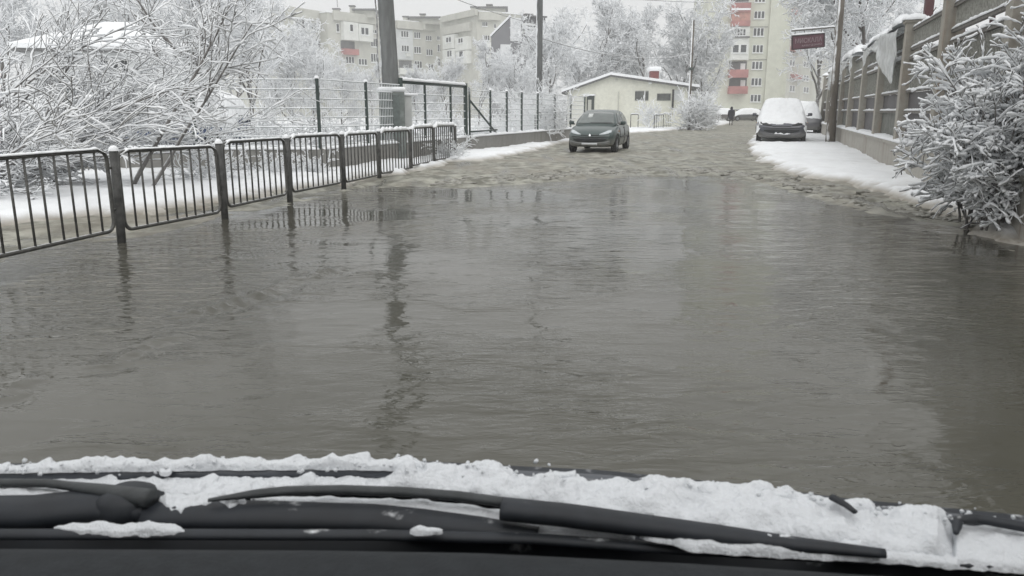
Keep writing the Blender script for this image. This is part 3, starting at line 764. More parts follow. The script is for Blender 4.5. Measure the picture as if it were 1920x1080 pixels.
cable('overhead_cable', pb.lerp(ptop, .52), b2 + Vector((-.1, 0, AT(1010, 46, 36).z)), .12, 'thin cable joining the thick leaning pole to the centre pole', .012)

# ================================================================== BUILDINGS
M_PANEL = streaked('panel_block_wall', (0.50, 0.50, 0.455), (0.36, 0.355, 0.31), 0.9, 0.12, 0.5)
M_PANELW = streaked('painted_panel_wall', (0.60, 0.62, 0.62), (0.48, 0.48, 0.45), 0.9, 0.12, 0.35)
M_TOWER = streaked('tower_wall', (0.56, 0.57, 0.49), (0.44, 0.44, 0.385), 0.9, 0.10, 0.4)
M_FRAME = plain('white_window_frame', (0.72, 0.73, 0.72), 0.5, 0.06, 2, 0, 0)
M_PANE = glass('window_pane', (0.045, 0.05, 0.055), 0.08, 0.7, 0.35)
M_LOGG = plain('loggia_shade', (0.12, 0.12, 0.12), 0.8, 0.3, .5, 0, 0)  # flat dark slab, the shade of an open loggia put into its colour
M_RED = plain('faded_red_balcony', (0.37, 0.165, 0.155), 0.8, 0.2, 0.6)
M_BALW = plain('pale_balcony', (0.66, 0.67, 0.64), 0.8, 0.08, 0.6)
M_ROOFD = plain('roof_edge', (0.14, 0.14, 0.14), 0.8)
class Facade:
    """a vertical wall plane A-B; rectangles are read off the photo and projected on it"""
    def __init__(s, A, B, root):
        s.A, s.B, s.root = Vector(A), Vector(B), root
        s.u = (s.B - s.A); s.u.z = 0; s.u.normalize()
        s.n = Vector((s.u.y, -s.u.x, 0))
        if s.n.dot(EYE - s.A) < 0: s.n = -s.n
    def rect(s, x0, x1, y0, y1):
        cx, cy = (x0 + x1) / 2, (y0 + y1) / 2
        a, b = PLANE(x0, cy, s.A, s.B), PLANE(x1, cy, s.A, s.B)
        t, bt = PLANE(cx, y0, s.A, s.B), PLANE(cx, y1, s.A, s.B)
        c = PLANE(cx, cy, s.A, s.B)
        return c, max(.05, abs((b - a).dot(s.u))), max(.05, t.z - bt.z)
    def box(s, c, w, h, d0, d1, name, mat, parent=None):
        """box from depth d0 to d1 along the outward normal"""
        m = c + s.n * ((d0 + d1) / 2)
        return MB().box((m.x, m.y, m.z), (w, d1 - d0, h), math.atan2(s.u.y, s.u.x)).build(name, mat, parent or s.root)
    def window(s, x0, x1, y0, y1, n=3, proud=0.0):
        c, w, h = s.rect(x0, x1, y0, y1)
        W = s.box(c, w, h, proud - .05, proud + .05, 'window', M_FRAME)
        pw = w / n
        for k in range(n):
            cc = c + s.u * (-w / 2 + pw * (k + .5))
            s.box(cc, pw * .70, h * .86, proud + .03, proud + .065, 'pane', M_PANE, W)
        sl = c - Vector((0, 0, h / 2 + .06)); s.box(sl, w * 1.1, .07, proud - .05, proud + .16, 'sill', M_SNOW, W)
        return W
    def slab(s, x0, x1, y0, y1, d0, d1, name, mat, parent=None):
        c, w, h = s.rect(x0, x1, y0, y1); return s.box(c, w, h, d0, d1, name, mat, parent)
def block_body(A, B, depth, h, mat, root, name='wall'):
    A, B = Vector(A), Vector(B); u = (B - A).normalized(); n = Vector((u.y, -u.x, 0))
    if n.dot(EYE - A) < 0: n = -n
    mb = MB(); mb.prism([A, B, B - n * depth, A - n * depth], -1.0, h)
    return fix_normals(mb.build(name, mat, root))
def roof_snow(A, B, depth, h, root, name='roof_snow', t=0.28, ov=0.15):
    A, B = Vector(A), Vector(B); u = (B - A).normalized(); n = Vector((u.y, -u.x, 0))
    if n.dot(EYE - A) < 0: n = -n
    mb = MB(); mb.prism([A - u * ov + n * ov, B + u * ov + n * ov, B - n * depth + u * ov, A - n * depth - u * ov], h + .003, h + t)
    return fix_normals(mb.build(name, M_SNOW, root))
def at2(px, D): v = AT(px, 207, D); return Vector((v.x, v.y, 0))
def zpix(py, px, D): return AT(px, py, D).z

# ---- long panel block, left of centre
apt = thing('apartment_block', at2(640, 138), 'long grey panel apartment block with a red loggia rail, left of the leaning pole', 'building')
ZR = 18.9
a0, a1 = at2(534, 131), at2(622, 141)
b0, b1 = at2(622, 137.5), at2(722, 147)
block_body(a0, a1, 14, zpix(15, 534, 131), M_PANEL, apt); block_body(b0, b1, 14, zpix(23, 622, 137.5), M_PANEL, apt)
roof_snow(a0, a1, 14, zpix(15, 534, 131), apt, t=.18); roof_snow(b0, b1, 14, zpix(23, 622, 137.5), apt, t=.18)
fa, fb = Facade(a0, a1, apt), Facade(b0, b1, apt)
fa.slab(538, 602, 17, 34, 0, .5, 'parapet', M_PANEL); fb.slab(624, 704, 25.5, 42, 0, .5, 'parapet', M_PANEL)
fa.slab(543, 577, 53, 69, 0, 1.2, 'balcony', M_BALW); fa.window(545, 575, 38, 52, 5, 1.0); fa.slab(543, 577, 35, 37.5, 0, 1.4, 'balcony_roof', M_SNOW)
fa.slab(545, 575, 37.5, 53, 0, .95, 'balcony_side', M_BALW)
for x0, x1, y0, y1, n in ((581, 599, 43, 58, 3), (606, 615, 47, 62, 2), (577, 583, 74, 90, 1), (594, 600, 75, 91, 1), (607, 619, 78, 92, 2), (560, 570, 72, 88, 1), (593, 598, 112, 121, 1), (608, 619, 108, 120, 2)):
    fa.window(x0, x1, y0, y1, n)
fb.slab(639, 666, 42, 76, 0, .9, 'bay', M_BALW); fb.window(649, 656, 46, 60, 1, .9)
fb.slab(667, 694, 46, 78, 0, .9, 'bay', M_BALW); fb.window(670, 685, 52, 66, 2, .9)
fb.slab(639, 665, 77, 96, -.02, .04, 'loggia', M_LOGG); fb.slab(640, 668, 92, 103, .04, .8, 'loggia_rail', M_RED)
for x0, x1, y0, y1, n in ((697, 706, 56, 62, 2), (695, 707, 71, 88, 3), (695, 709, 100, 117, 3), (648, 664, 106, 119, 3), (672, 688, 110, 122, 3), (630, 636, 44, 60, 1), (650, 662, 136, 142, 2)):
    fb.window(x0, x1, y0, y1, n)
def penthouse(root, px0, px1, y_base, y_top, D, chim):
    A, B = at2(px0, D), at2(px1, D); zt = zpix(y_top, px0, D); zb = zpix(y_base, px0, D)
    c = (A + B) / 2 + Vector((0, 3, 0)); w = (B - A).length
    MB().box((c.x, c.y, (zt + zb) / 2), (w, 5, zt - zb)).build('stair_head', M_PANEL, root)
    MB().box((c.x, c.y - .2, zt + .13), (w + .8, 6, .25)).build('stair_head_roof', M_ROOFD, root)
    for px, y0, wd in chim:
        p = at2(px, D + 1); z1 = zpix(y0, px, D)
        ch = MB().box((p.x, p.y, (z1 + zb) / 2 - .5), (wd, .8, z1 - zb + 1)).build('chimney', M_PANEL, root)
        MB().box((p.x, p.y, z1 + .12), (wd + .25, 1.05, .22)).build('chimney_cap', M_ROOFD, ch)
penthouse(apt, 672, 707, 32, 19, 143, ((640, 17, 1.1), (669, 11.5, .8)))
p = at2(642, 142); MB().path([(p.x, p.y, ZR), (p.x, p.y, ZR + 4.5)], .05, 5).build('antenna', M_ROOFD, apt)

apt2 = thing('apartment_block', at2(790, 152), 'pale grey panel apartment block just right of the leaning pole, with dark triple windows', 'building')
c0, c1 = at2(742, 149), at2(832, 156); ztop = zpix(38, 742, 149)
block_body(c0, c1, 14, ztop, M_PANEL, apt2); roof_snow(c0, c1, 14, ztop, apt2, t=.18)
fc = Facade(c0, c1, apt2)
fc.slab(743, 791, 40.5, 55, 0, .5, 'parapet', M_PANEL); fc.slab(795, 815, 46, 58, 0, .5, 'parapet', M_PANEL)
fc.slab(743, 774, 56, 112, 0, .12, 'painted_strip', M_PANELW); fc.slab(748, 772, 113.5, 128, -.02, .05, 'loggia', M_LOGG)
fc.slab(747, 773, 128, 140, 0, .7, 'loggia_rail', M_BALW)
for x0, x1, y0, y1, n in ((751, 765, 58, 70, 3), (776, 788, 60, 72, 3), (798, 809, 67, 76, 3), (819, 827, 68, 75, 2), (752, 766, 85, 97, 3), (776, 789, 87, 100, 3), (799, 811, 92, 104, 3), (820, 828, 83, 97, 2),
                          (777, 791, 114, 128, 3), (803, 812, 120, 132, 2), (821, 829, 109, 124, 2), (754, 767, 142, 150, 3)):
    fc.window(x0, x1, y0, y1, n, .12 if x0 < 770 else 0)
penthouse(apt2, 772, 829, 44, 33.5, 152, ((766, 31.5, 1.0), (797, 27, .9)))
fc.slab(760, 768, 100, 106, 0, .4, 'air_conditioner', M_BALW)

apt3 = thing('apartment_block', at2(890, 140), 'angled panel apartment wing with bay balconies, left of the dark grey building', 'building')
e0, e1, e2 = at2(828, 149), at2(896, 137), at2(942, 138)
zt = zpix(21.5, 896, 137)
block_body(e0, e1, 12, zt, M_PANEL, apt3); block_body(e1, e2, 12, zt - .03, M_PANEL, apt3)
roof_snow(e0, e1, 12, zt, apt3, t=.18)
fe, fg = Facade(e0, e1, apt3), Facade(e1, e2, apt3)
fe.slab(830, 895, 24.5, 36, 0, .6, 'parapet', M_PANEL); fg.slab(897, 937, 24.5, 38, 0, .6, 'parapet', M_PANEL)
fe.slab(832, 884, 47, 62, 0, .5, 'parapet', M_PANEL)
for x0, x1, y0, y1 in ((838, 860, 66, 92), (862, 884, 70, 95), (838, 861, 93, 118), (863, 884, 96, 120)):
    fe.slab(x0, x1, y0, y1, 0, .9, 'bay', M_BALW)
for x0, x1, y0, y1, n in ((845, 855, 70, 80, 2), (868, 877, 72, 81, 2), (847, 856, 95, 107, 2), (869, 878, 96, 107, 1)): fe.window(x0, x1, y0, y1, n, .9)
for x0, x1, y0, y1, n in ((904, 914, 41, 49, 3), (926, 930, 45, 53, 1), (905, 918, 66, 76, 3), (902, 919, 91, 103, 4)): fg.window(x0, x1, y0, y1, n)
fg.slab(898, 919, 80, 90, 0, .9, 'balcony', M_BALW); fg.slab(900, 919, 104, 116, 0, .9, 'balcony', M_BALW)
penthouse(apt3, 898, 948, 24, 15, 141, ((890, 13.5, .9), (919, 9.5, .9)))

# ---- dark grey gabled building
M_DGREY = plain('dark_grey_render', (0.185, 0.185, 0.195), 0.85, 0.1, 0.4)
dk = thing('gabled_building', at2(965, 95), 'dark grey gabled building with tall white window strips, left of the centre pole', 'building')
D = 95
A, B = at2(921, D), at2(1022, D + 3)
pts = [(921, 150), (921, 70), (957, 34), (1022, 30), (1022, 150)]
vs = [PLANE(x, y, A, B) for x, y in pts]; vs[0].z = -.5; vs[-1].z = -.5
back = Vector((0.6, 12, 0))
mb = MB(); k = len(vs); mb.add(vs + [v + back for v in vs], [tuple(range(k)), tuple(reversed(range(k, 2 * k)))] + [(i, (i + 1) % k, (i + 1) % k + k, i + k) for i in range(k)])
fix_normals(mb.build('wall', M_DGREY, dk))
fd = Facade(A, B, dk)
for r_ in ((956.5, 976, 33.5, 77), (938, 956, 83.5, 138), (976.5, 981, 82, 120)):
    fd.slab(*r_, 0, .15, 'window_strip', plain('white_strip', (0.72, 0.73, 0.74), 0.35, .04, .3, 0, 0))
fd.slab(978, 1020, 45, 49, 0, .5, 'balcony_edge', M_FRAME); fd.slab(978, 1020, 52, 55, 0, .5, 'balcony_edge', M_FRAME)
for x in (978, 992, 1006): fd.slab(x, x + 13, 57, 62, 0, .1, 'window', M_FRAME)
fd.slab(978, 1022, 30, 33, 0, .6, 'roof_edge', M_ROOFD); fd.slab(985, 1000, 25.5, 30, -.6, 0, 'roof_vent', M_ROOFD)
vs2 = [PLANE(919, 69.5, A, B), PLANE(957, 31.5, A, B)]
mb = MB(); mb.add([vs2[0], vs2[1], vs2[1] + back, vs2[0] + back] + [v + Vector((0, 0, .3)) for v in (vs2[0], vs2[1], vs2[1] + back, vs2[0] + back)],
                  [(3,2,1,0),(4,5,6,7),(0,1,5,4),(1,2,6,5),(2,3,7,6),(3,0,4,7)]); fix_normals(mb.build('roof_snow', M_SNOW, dk))

# ---- tall block on the right
tw = thing('apartment_tower', at2(1400, 128), 'tall pale panel apartment block with red balconies above the parked white car', 'building')
t0, t1 = at2(1318, 128), at2(1470, 127); HT = 34.0
block_body(t0, t1, 16, HT, M_TOWER, tw); roof_snow(t0, t1, 16, HT, tw)
ft = Facade(t0, t1, tw)
ft.slab(1440, 1469, -60, 212, 0, .35, 'wall_panel', M_TOWER)
for y0, y1 in ((-36, -24), (-10, 4.5), (20.5, 35), (52, 68), (84, 99), (115, 130), (146, 161), (177, 191)):
    dx = (y0 - 80) * -0.045; ft.window(1411 + dx, 1431 + dx, y0, y1, 3)
for y in (50.5, 112): ft.slab(1404, 1440, y - .6, y + .6, 0, .06, 'panel_joint', plain('joint', (.2, .2, .18), .9, .1, 1, 0, 0))
for x0, x1, y0, y1 in ((1369, 1405, -32, -12), (1369, 1405, 7, 24), (1365, 1400, 131, 146), (1364, 1399, 162, 176)): ft.slab(x0, x1, y0, y1, .05, 1.3, 'balcony', M_RED)
ft.slab(1370, 1404, 24, 50, .0, 1.0, 'enclosed_balcony', plain('red_brick_infill', (.42, .22, .18), .85, .25, 1.5)); ft.slab(1369, 1404, 40, 50, 1.0, 1.15, 'balcony_skirt', M_RED)
ft.slab(1369, 1404, 17.5, 21, 1.3, 1.42, 'snow', M_SNOW)
ft.slab(1370, 1404, -12, 7, -.02, .05, 'loggia', M_LOGG)
ft.slab(1368, 1403, 51, 82, 0, .9, 'enclosed_balcony', M_BALW); ft.window(1374, 1396, 55, 68, 4, .9); ft.slab(1366, 1403, 69, 72, .9, 1.15, 'ledge', M_ROOFD)
ft.slab(1368, 1402, 82, 113, 0, .9, 'enclosed_balcony', M_BALW); ft.window(1370, 1399, 84, 100, 2, .9)
for y0, y1 in ((115, 131), (146, 162)):
    ft.slab(1367, 1400, y0, y1, -.02, .06, 'loggia', M_LOGG); ft.slab(1388, 1397, y0 + 4, y1, .06, .12, 'loggia_door', M_FRAME)
tw2 = thing('apartment_block', at2(1500, 165), 'far panel block wing with small red balconies behind the hanging sign', 'building')
w0, w1 = at2(1470, 150), at2(1560, 178)
block_body(w0, w1, 12, 30, M_PANEL, tw2); fw = Facade(w0, w1, tw2)
for y in (-8, 14, 38, 62, 88, 112, 138, 160): fw.window(1480, 1490, y, y + 12, 2); fw.window(1506, 1516, y + 3, y + 14, 2); fw.window(1532, 1540, y + 5, y + 15, 2)
for y in (18, 88, 140): fw.slab(1481, 1496, y, y + 9, 0, .9, 'balcony', M_RED)

# ---- white gabled house beyond the green car
M_HOUSE = streaked('cream_house_wall', (0.66, 0.66, 0.58), (0.54, 0.53, 0.45), 0.9, 0.5, 0.4)
hs_ = thing('gabled_house', at2(1170, 65), 'low cream house with a wide snowy gable and red chimney behind the green car', 'house')
A, B = at2(1062, 66), at2(1289, 63)
prof = [(1064, 262), (1064, 171), (1147, 143), (1289, 161), (1289, 262)]
vs = [PLANE(x, y, A, B) for x, y in prof]; vs[0].z = vs[-1].z = -.3
back = Vector((1.5, 11, 0)); k = 5
mb = MB(); mb.add(vs + [v + back for v in vs], [tuple(range(k)), tuple(reversed(range(k, 2 * k)))] + [(i, (i + 1) % k, (i + 1) % k + k, i + k) for i in range(k)])
fix_normals(mb.build('wall', M_HOUSE, hs_))
fh = Facade(A, B, hs_)
ap = PLANE(1147, 140.5, A, B)
for x, y in ((1055, 173), (1313, 164)):
    e = PLANE(x, y, A, B); f_ = fh.n * .35
    t_ = Vector((0, 0, .14)); ap2 = ap.copy()
    vv = [e + f_, ap2 + f_, ap2 + f_ + back * 1.06, e + f_ + back * 1.06]
    mb = MB(); mb.add(vv + [v - t_ for v in vv], [(0,1,2,3),(7,6,5,4),(0,4,5,1),(1,5,6,2),(2,6,7,3),(3,7,4,0)])
    rf = fix_normals(mb.build('roof', M_ROOFD, hs_))
    up = Vector((0, 0, .20)); vv = [v + Vector((0, 0, .004)) + fh.n * .05 for v in vv]
    mb = MB(); mb.add(vv + [v + up for v in vv], [(3,2,1,0),(4,5,6,7),(0,1,5,4),(1,2,6,5),(2,3,7,6),(3,0,4,7)]); fix_normals(mb.build('roof_snow', M_SNOW, rf))
def hwin(x0, x1, y0, y1, split):
    c, w, h = fh.rect(x0, x1, y0, y1); W = fh.box(c, w, h, -.05, .03, 'window', plain('grey_frame', (.30, .30, .28), .6, .1, 2, 0, 0))
    for s0, s1 in split:
        fh.box(c + fh.u * ((s0 + s1 - 1) / 2 * w), w * (s1 - s0) * .93, h * .84, .02, .045, 'pane', glass('dim_pane', (.09, .095, .09), .12), W)
    return W
hwin(1190.5, 1216, 170, 189, ((0, .68), (.76, 1))); hwin(1231.5, 1258, 175, 189, ((0, 1),))
fh.slab(1208.3, 1210, 170, 189, .045, .08, 'mullion', M_FRAME)
fh.slab(1100, 1114, 179, 222, -.02, .06, 'door', plain('dark_green_door', (.045, .055, .05), .6, .2, 3)); fh.slab(1102.5, 1109, 187, 222, .06, .09, 'door_glass', M_PANEL); fh.slab(1096, 1117, 177, 179.5, 0, .5, 'canopy', M_SNOW)
fh.slab(1158.6, 1160, 172, 232, 0, .07, 'downpipe', M_PANEL)
fh.slab(1261, 1264.5, 168, 205, .3, .5, 'porch_post', plain('dark_post', (.05, .05, .05), .6))
fh.slab(1264, 1279, 169, 188, .0, .05, 'board', M_PANELW)
fh.slab(1217, 1223, 154.5, 157.5, 0, .25, 'lamp', M_FRAME); fh.slab(1154, 1158, 148.5, 151, 0, .06, 'vent', M_PANEL)
ch = AT(1226, 150, 67.5); w = 15 / 1450 * 67.5
MB().box((ch.x, ch.y, (AT(1226, 134, 67.5).z + AT(1226, 152, 67.5).z) / 2), (w, w, .92)).build('chimney', plain('chimney_brick', (.20, .075, .075), .8, .2, 6), hs_)
MB().bbox((ch.x, ch.y, AT(1226, 129.5, 67.5).z), (w * 1.5, w * 1.5, .36), 0, .1).build('chimney_snow', M_SNOW, hs_, True)

# ---- house in the yard on the left
M_YH = streaked('white_yard_house_wall', (0.60, 0.61, 0.61), (0.46, 0.46, 0.45), 0.9, 0.6, 0.4)
yh = thing('yard_house', at2(195, 36), 'small white house with snowy hipped roof and a triple window, seen through branches', 'house')
A, B = at2(62, 36), at2(345, 37.5); ze = zpix(91, 195, 36)
block_body(A, B, 7, ze, M_YH, yh)
fy = Facade(A, B, yh)
W = fy.slab(186, 241, 112, 138, -.05, .04, 'window', M_FRAME)
for x0, x1 in ((188, 203.5), (209, 221.5), (227, 239.5)): fy.slab(x0, x1, 114, 136, .02, .055, 'pane', M_PANE, W)
fy.slab(184, 243, 138, 140.5, 0, .2, 'sill', M_SNOW, W)
n = fy.n; u = fy.u; E = Vector((0, 0, ze))
o0, o1, o2, o3 = [v + E for v in (A + n * .45 - u * .45, B + n * .45 + u * .45, B - n * 7.4 + u * .45, A - n * 7.4 - u * .45)]
rz = Vector((0, 0, 1.35)); r0, r1 = A - n * 3.5 + u * 2.6 + E + rz, B - n * 3.5 - u * 2.6 + E + rz
mb = MB(); dn = Vector((0, 0, -.12))
mb.add([o0, o1, o2, o3, r0, r1] + [v + dn for v in (o0, o1, o2, o3)], [(0,1,5,4),(1,2,5),(2,3,4,5),(3,0,4),(9,8,7,6),(0,6,7,1),(1,7,8,2),(2,8,9,3),(3,9,6,0)])
rf = fix_normals(mb.build('roof', M_ROOFD, yh))
up = Vector((0, 0, .22)); lo_ = Vector((0, 0, .004))
o = [v + lo_ for v in (o0, o1, o2, o3)]
mb = MB(); mb.add(o + [v + up for v in (o0, o1, o2, o3, r0, r1)], [(4,5,9,8),(5,6,9),(6,7,8,9),(7,4,8),(3,2,1,0),(0,1,5,4),(1,2,6,5),(2,3,7,6),(3,0,4,7)])
fix_normals(mb.build('roof_snow', M_SNOW, rf))

# ---- house behind the boundary fence, seen mostly as a reflection in the water
M_RH = streaked('brown_grey_render', (0.20, 0.19, 0.17), (0.13, 0.12, 0.105), 0.9, 0.3, 0.6)
rh = thing('roadside_house', WP(16, -3.6), 'dark rendered house rising behind the boundary fence at the right edge', 'house')
A, B = WP(6.5, -3.4), WP(17.8, -3.4); dn_ = -WN * 8
mb = MB(); mb.prism([A, B, B + dn_, A + dn_], -.3, 9.4); fix_normals(mb.build('wall', M_RH, rh))
mb = MB(); mb.prism([A + WN * .6 - WD * .6, B + WN * .6 + WD * .6, B + dn_ - WN * .6 + WD * .6, A + dn_ - WN * .6 - WD * .6], 9.41, 9.6)
rf = fix_normals(mb.build('roof', M_ROOFD, rh))
mb = MB(); mb.prism([A + WN * .6 - WD * .6, B + WN * .6 + WD * .6, B + dn_ - WN * .6 + WD * .6, A + dn_ - WN * .6 - WD * .6], 9.604, 9.9)
fix_normals(mb.build('roof_snow', M_SNOW, rf))
for y in (8.5, 12, 15.6):
    for z in (2.0, 4.9, 7.7):
        c = WP(y, -3.4); ww = MB().box((c.x, c.y, z), (1.3, .10, 1.4), wa).build('window', plain('maroon_frame', (.09, .05, .05), .6), rh)
        c = WP(y, -3.4 + .05); MB().box((c.x, c.y, z), (1.1, .04, 1.2), wa).build('pane', M_PANE, ww)
# snowed-over lean-to roof between the fence and the house
lt = thing('lean_to_roof', WP(20, -1.5), 'white snow-covered sloping lean-to roof showing above the fence beside a maroon post', 'shed')
p0, p1, p2, p3 = WP(16.0, -.7, 3.45), WP(24.5, -.7, 3.0), WP(24.5, -3.2, 4.6), WP(16.0, -3.2, 4.9)
mb = MB(); rows = []
for i in range(13):
    row = []
    for j in range(9):
        f, g = i / 12, j / 8; v = p0.lerp(p1, f).lerp(p3.lerp(p2, f), g); v.z += .06 * noise.noise((f * 6, g * 4, 2)) - .08 * ((2 * f - 1) ** 6 + (2 * g - 1) ** 6); row.append(v)
    rows.append(row)
mb.grid(rows); o = mb.build('roof_snow', M_SNOW, lt, True); so = o.modifiers.new('t', 'SOLIDIFY'); so.thickness = .16; so.offset = 0
for y, out in ((16.3, -.75), (24.2, -.75), (16.3, -3.1), (24.2, -3.1)):
    c = WP(y, out); MB().box((c.x, c.y, 1.55), (.12, .12, 3.0 if out > -1 else 5.6), wa).build('post', plain('maroon_paint', (.10, .045, .048), .6, .2, 4), lt)
c = WP(21.6, -1.0); MB().box((c.x, c.y, 4.7), (.26, .2, 3.6), wa).build('post', plain('maroon_paint', (.10, .045, .048), .6, .2, 4), lt)

# ---- utility cabinets at the foot of the leaning pole
M_CAB = snowcap_mat('cabinet_paint', (0.17, 0.19, 0.18), 0.6, 0.95, 6, 0.4)
cb = thing('utility_cabinet', at2(736, 20.9), 'grey-green electrical cabinet with snow on top in front of the leaning pole', 'cabinet')
c = at2(735, 20.9); z0, z1 = .2, zpix(172, 735, 20.9)
MB().bbox((c.x, c.y, (z0 + z1) / 2), (.62, .38, z1 - z0), .3, .015).build('body', M_CAB, cb)
MB().bbox((c.x - .02, c.y - .195, (z0 + z1) / 2 + .05), (.52, .02, z1 - z0 - .25), .3, .006).build('door', plain('cabinet_door', (.12, .14, .135), .5), cb)
MB().bbox((c.x, c.y, z1 + .06), (.70, .44, .12), .3, .05).build('snow', M_SNOW, cb, True)
cb2 = thing('meter_box', at2(763, 21.4), 'pale narrow meter box with a flat snow cap, right of the leaning pole', 'cabinet')
c = at2(764, 21.4); z1 = zpix(180, 764, 21.4)
MB().bbox((c.x, c.y, z1 / 2), (.20, .25, z1), .3, .01).build('body', plain('pale_box', (.55, .56, .55), .6, .1, 3), cb2)
MB().bbox((c.x + .06, c.y, z1 + .035), (.42, .32, .07), .3, .03).build('snow', M_SNOW, cb2, True)

# ================================================================== VEHICLES
M_TYRE = plain('tyre_rubber', (0.022, 0.022, 0.022), 0.85, 0.3, 12)
M_RIM = plain('wheel_rim', (0.30, 0.31, 0.32), 0.4, 0.15, 8, 0.6)
M_BLACK = plain('black_plastic', (0.018, 0.02, 0.022), 0.5, 0.2, 10)
M_LAMP = plain('headlamp_lens', (0.50, 0.54, 0.56), 0.12, 0.15, 10, 0.2, 0, 0.7)
M_CHROME = plain('chrome_badge', (0.75, 0.77, 0.78), 0.2, 0.05, 10, 0.9, 0)
M_PLATE = plain('number_plate', (0.62, 0.64, 0.66), 0.5, 0.08, 10)
M_ORANGE = plain('indicator_lens', (0.5, 0.22, 0.05), 0.3)
def paint(name, col, dirt=(0.16, 0.155, 0.14)):
    if name in MATS: return MATS[name]
    m, nt, b = _nt(name)
    tc = nt.nodes.new('ShaderNodeTexCoord'); sep = nt.nodes.new('ShaderNodeSeparateXYZ'); nt.links.new(tc.outputs['Object'], sep.inputs[0])
    nz = noisetex(nt, 5, 7, 0.65)
    ma = nt.nodes.new('ShaderNodeMath'); ma.operation = 'MULTIPLY_ADD'; nt.links.new(nz, ma.inputs[0]); ma.inputs[1].default_value = -0.45; nt.links.new(sep.outputs[2], ma.inputs[2])
    f = ramp(nt, ma.outputs[0], 0.02, 0.42, 0.8, 0.05)          # road dirt thrown up from the wheels
    nt.links.new(mixrgb(nt, f, col, dirt), b.inputs['Base Color'])
    nt.links.new(ramp(nt, ma.outputs[0], 0.05, 0.5, 0.6, 0.32), b.inputs['Roughness'])
    b.inputs['Coat Weight'].default_value = 0.5; b.inputs['Coat Roughness'].default_value = 0.12
    MATS[name] = m; return m
def evaluated_mesh(o):
    dg = bpy.context.evaluated_depsgraph_get(); return bpy.data.meshes.new_from_object(o.evaluated_get(dg))
def wheel_meshes(r=0.30, w=0.19):
    prof = [(-w/2, r*.62), (-w/2, r*.88), (-w*.42, r*.97), (-w*.2, r), (w*.2, r), (w*.42, r*.97), (w/2, r*.88), (w/2, r*.62)]
    mb = MB(); rows = [[(x, q * math.cos(a), q * math.sin(a)) for x, q in prof] for a in np.linspace(0, 2*math.pi, 29)]
    mb.grid(rows); t = mb
    rb = MB(); rows = [[(x, q * math.cos(a), q * math.sin(a)) for x, q in ((-w*.46, r*.64), (w*.46, r*.64), (w*.30, r*.56), (w*.34, r*.14), (w*.30, 0.004))] for a in np.linspace(0, 2*math.pi, 29)]
    rb.grid(rows)
    for k in range(8):
        a = 2*math.pi*k/8; M = Matrix.Rotation(a, 4, 'X') @ Matrix.Translation((w*.36, 0, r*.36)); rb.box((0,0,0), (.03, .045, r*.46), mat=M)
    return t, rb
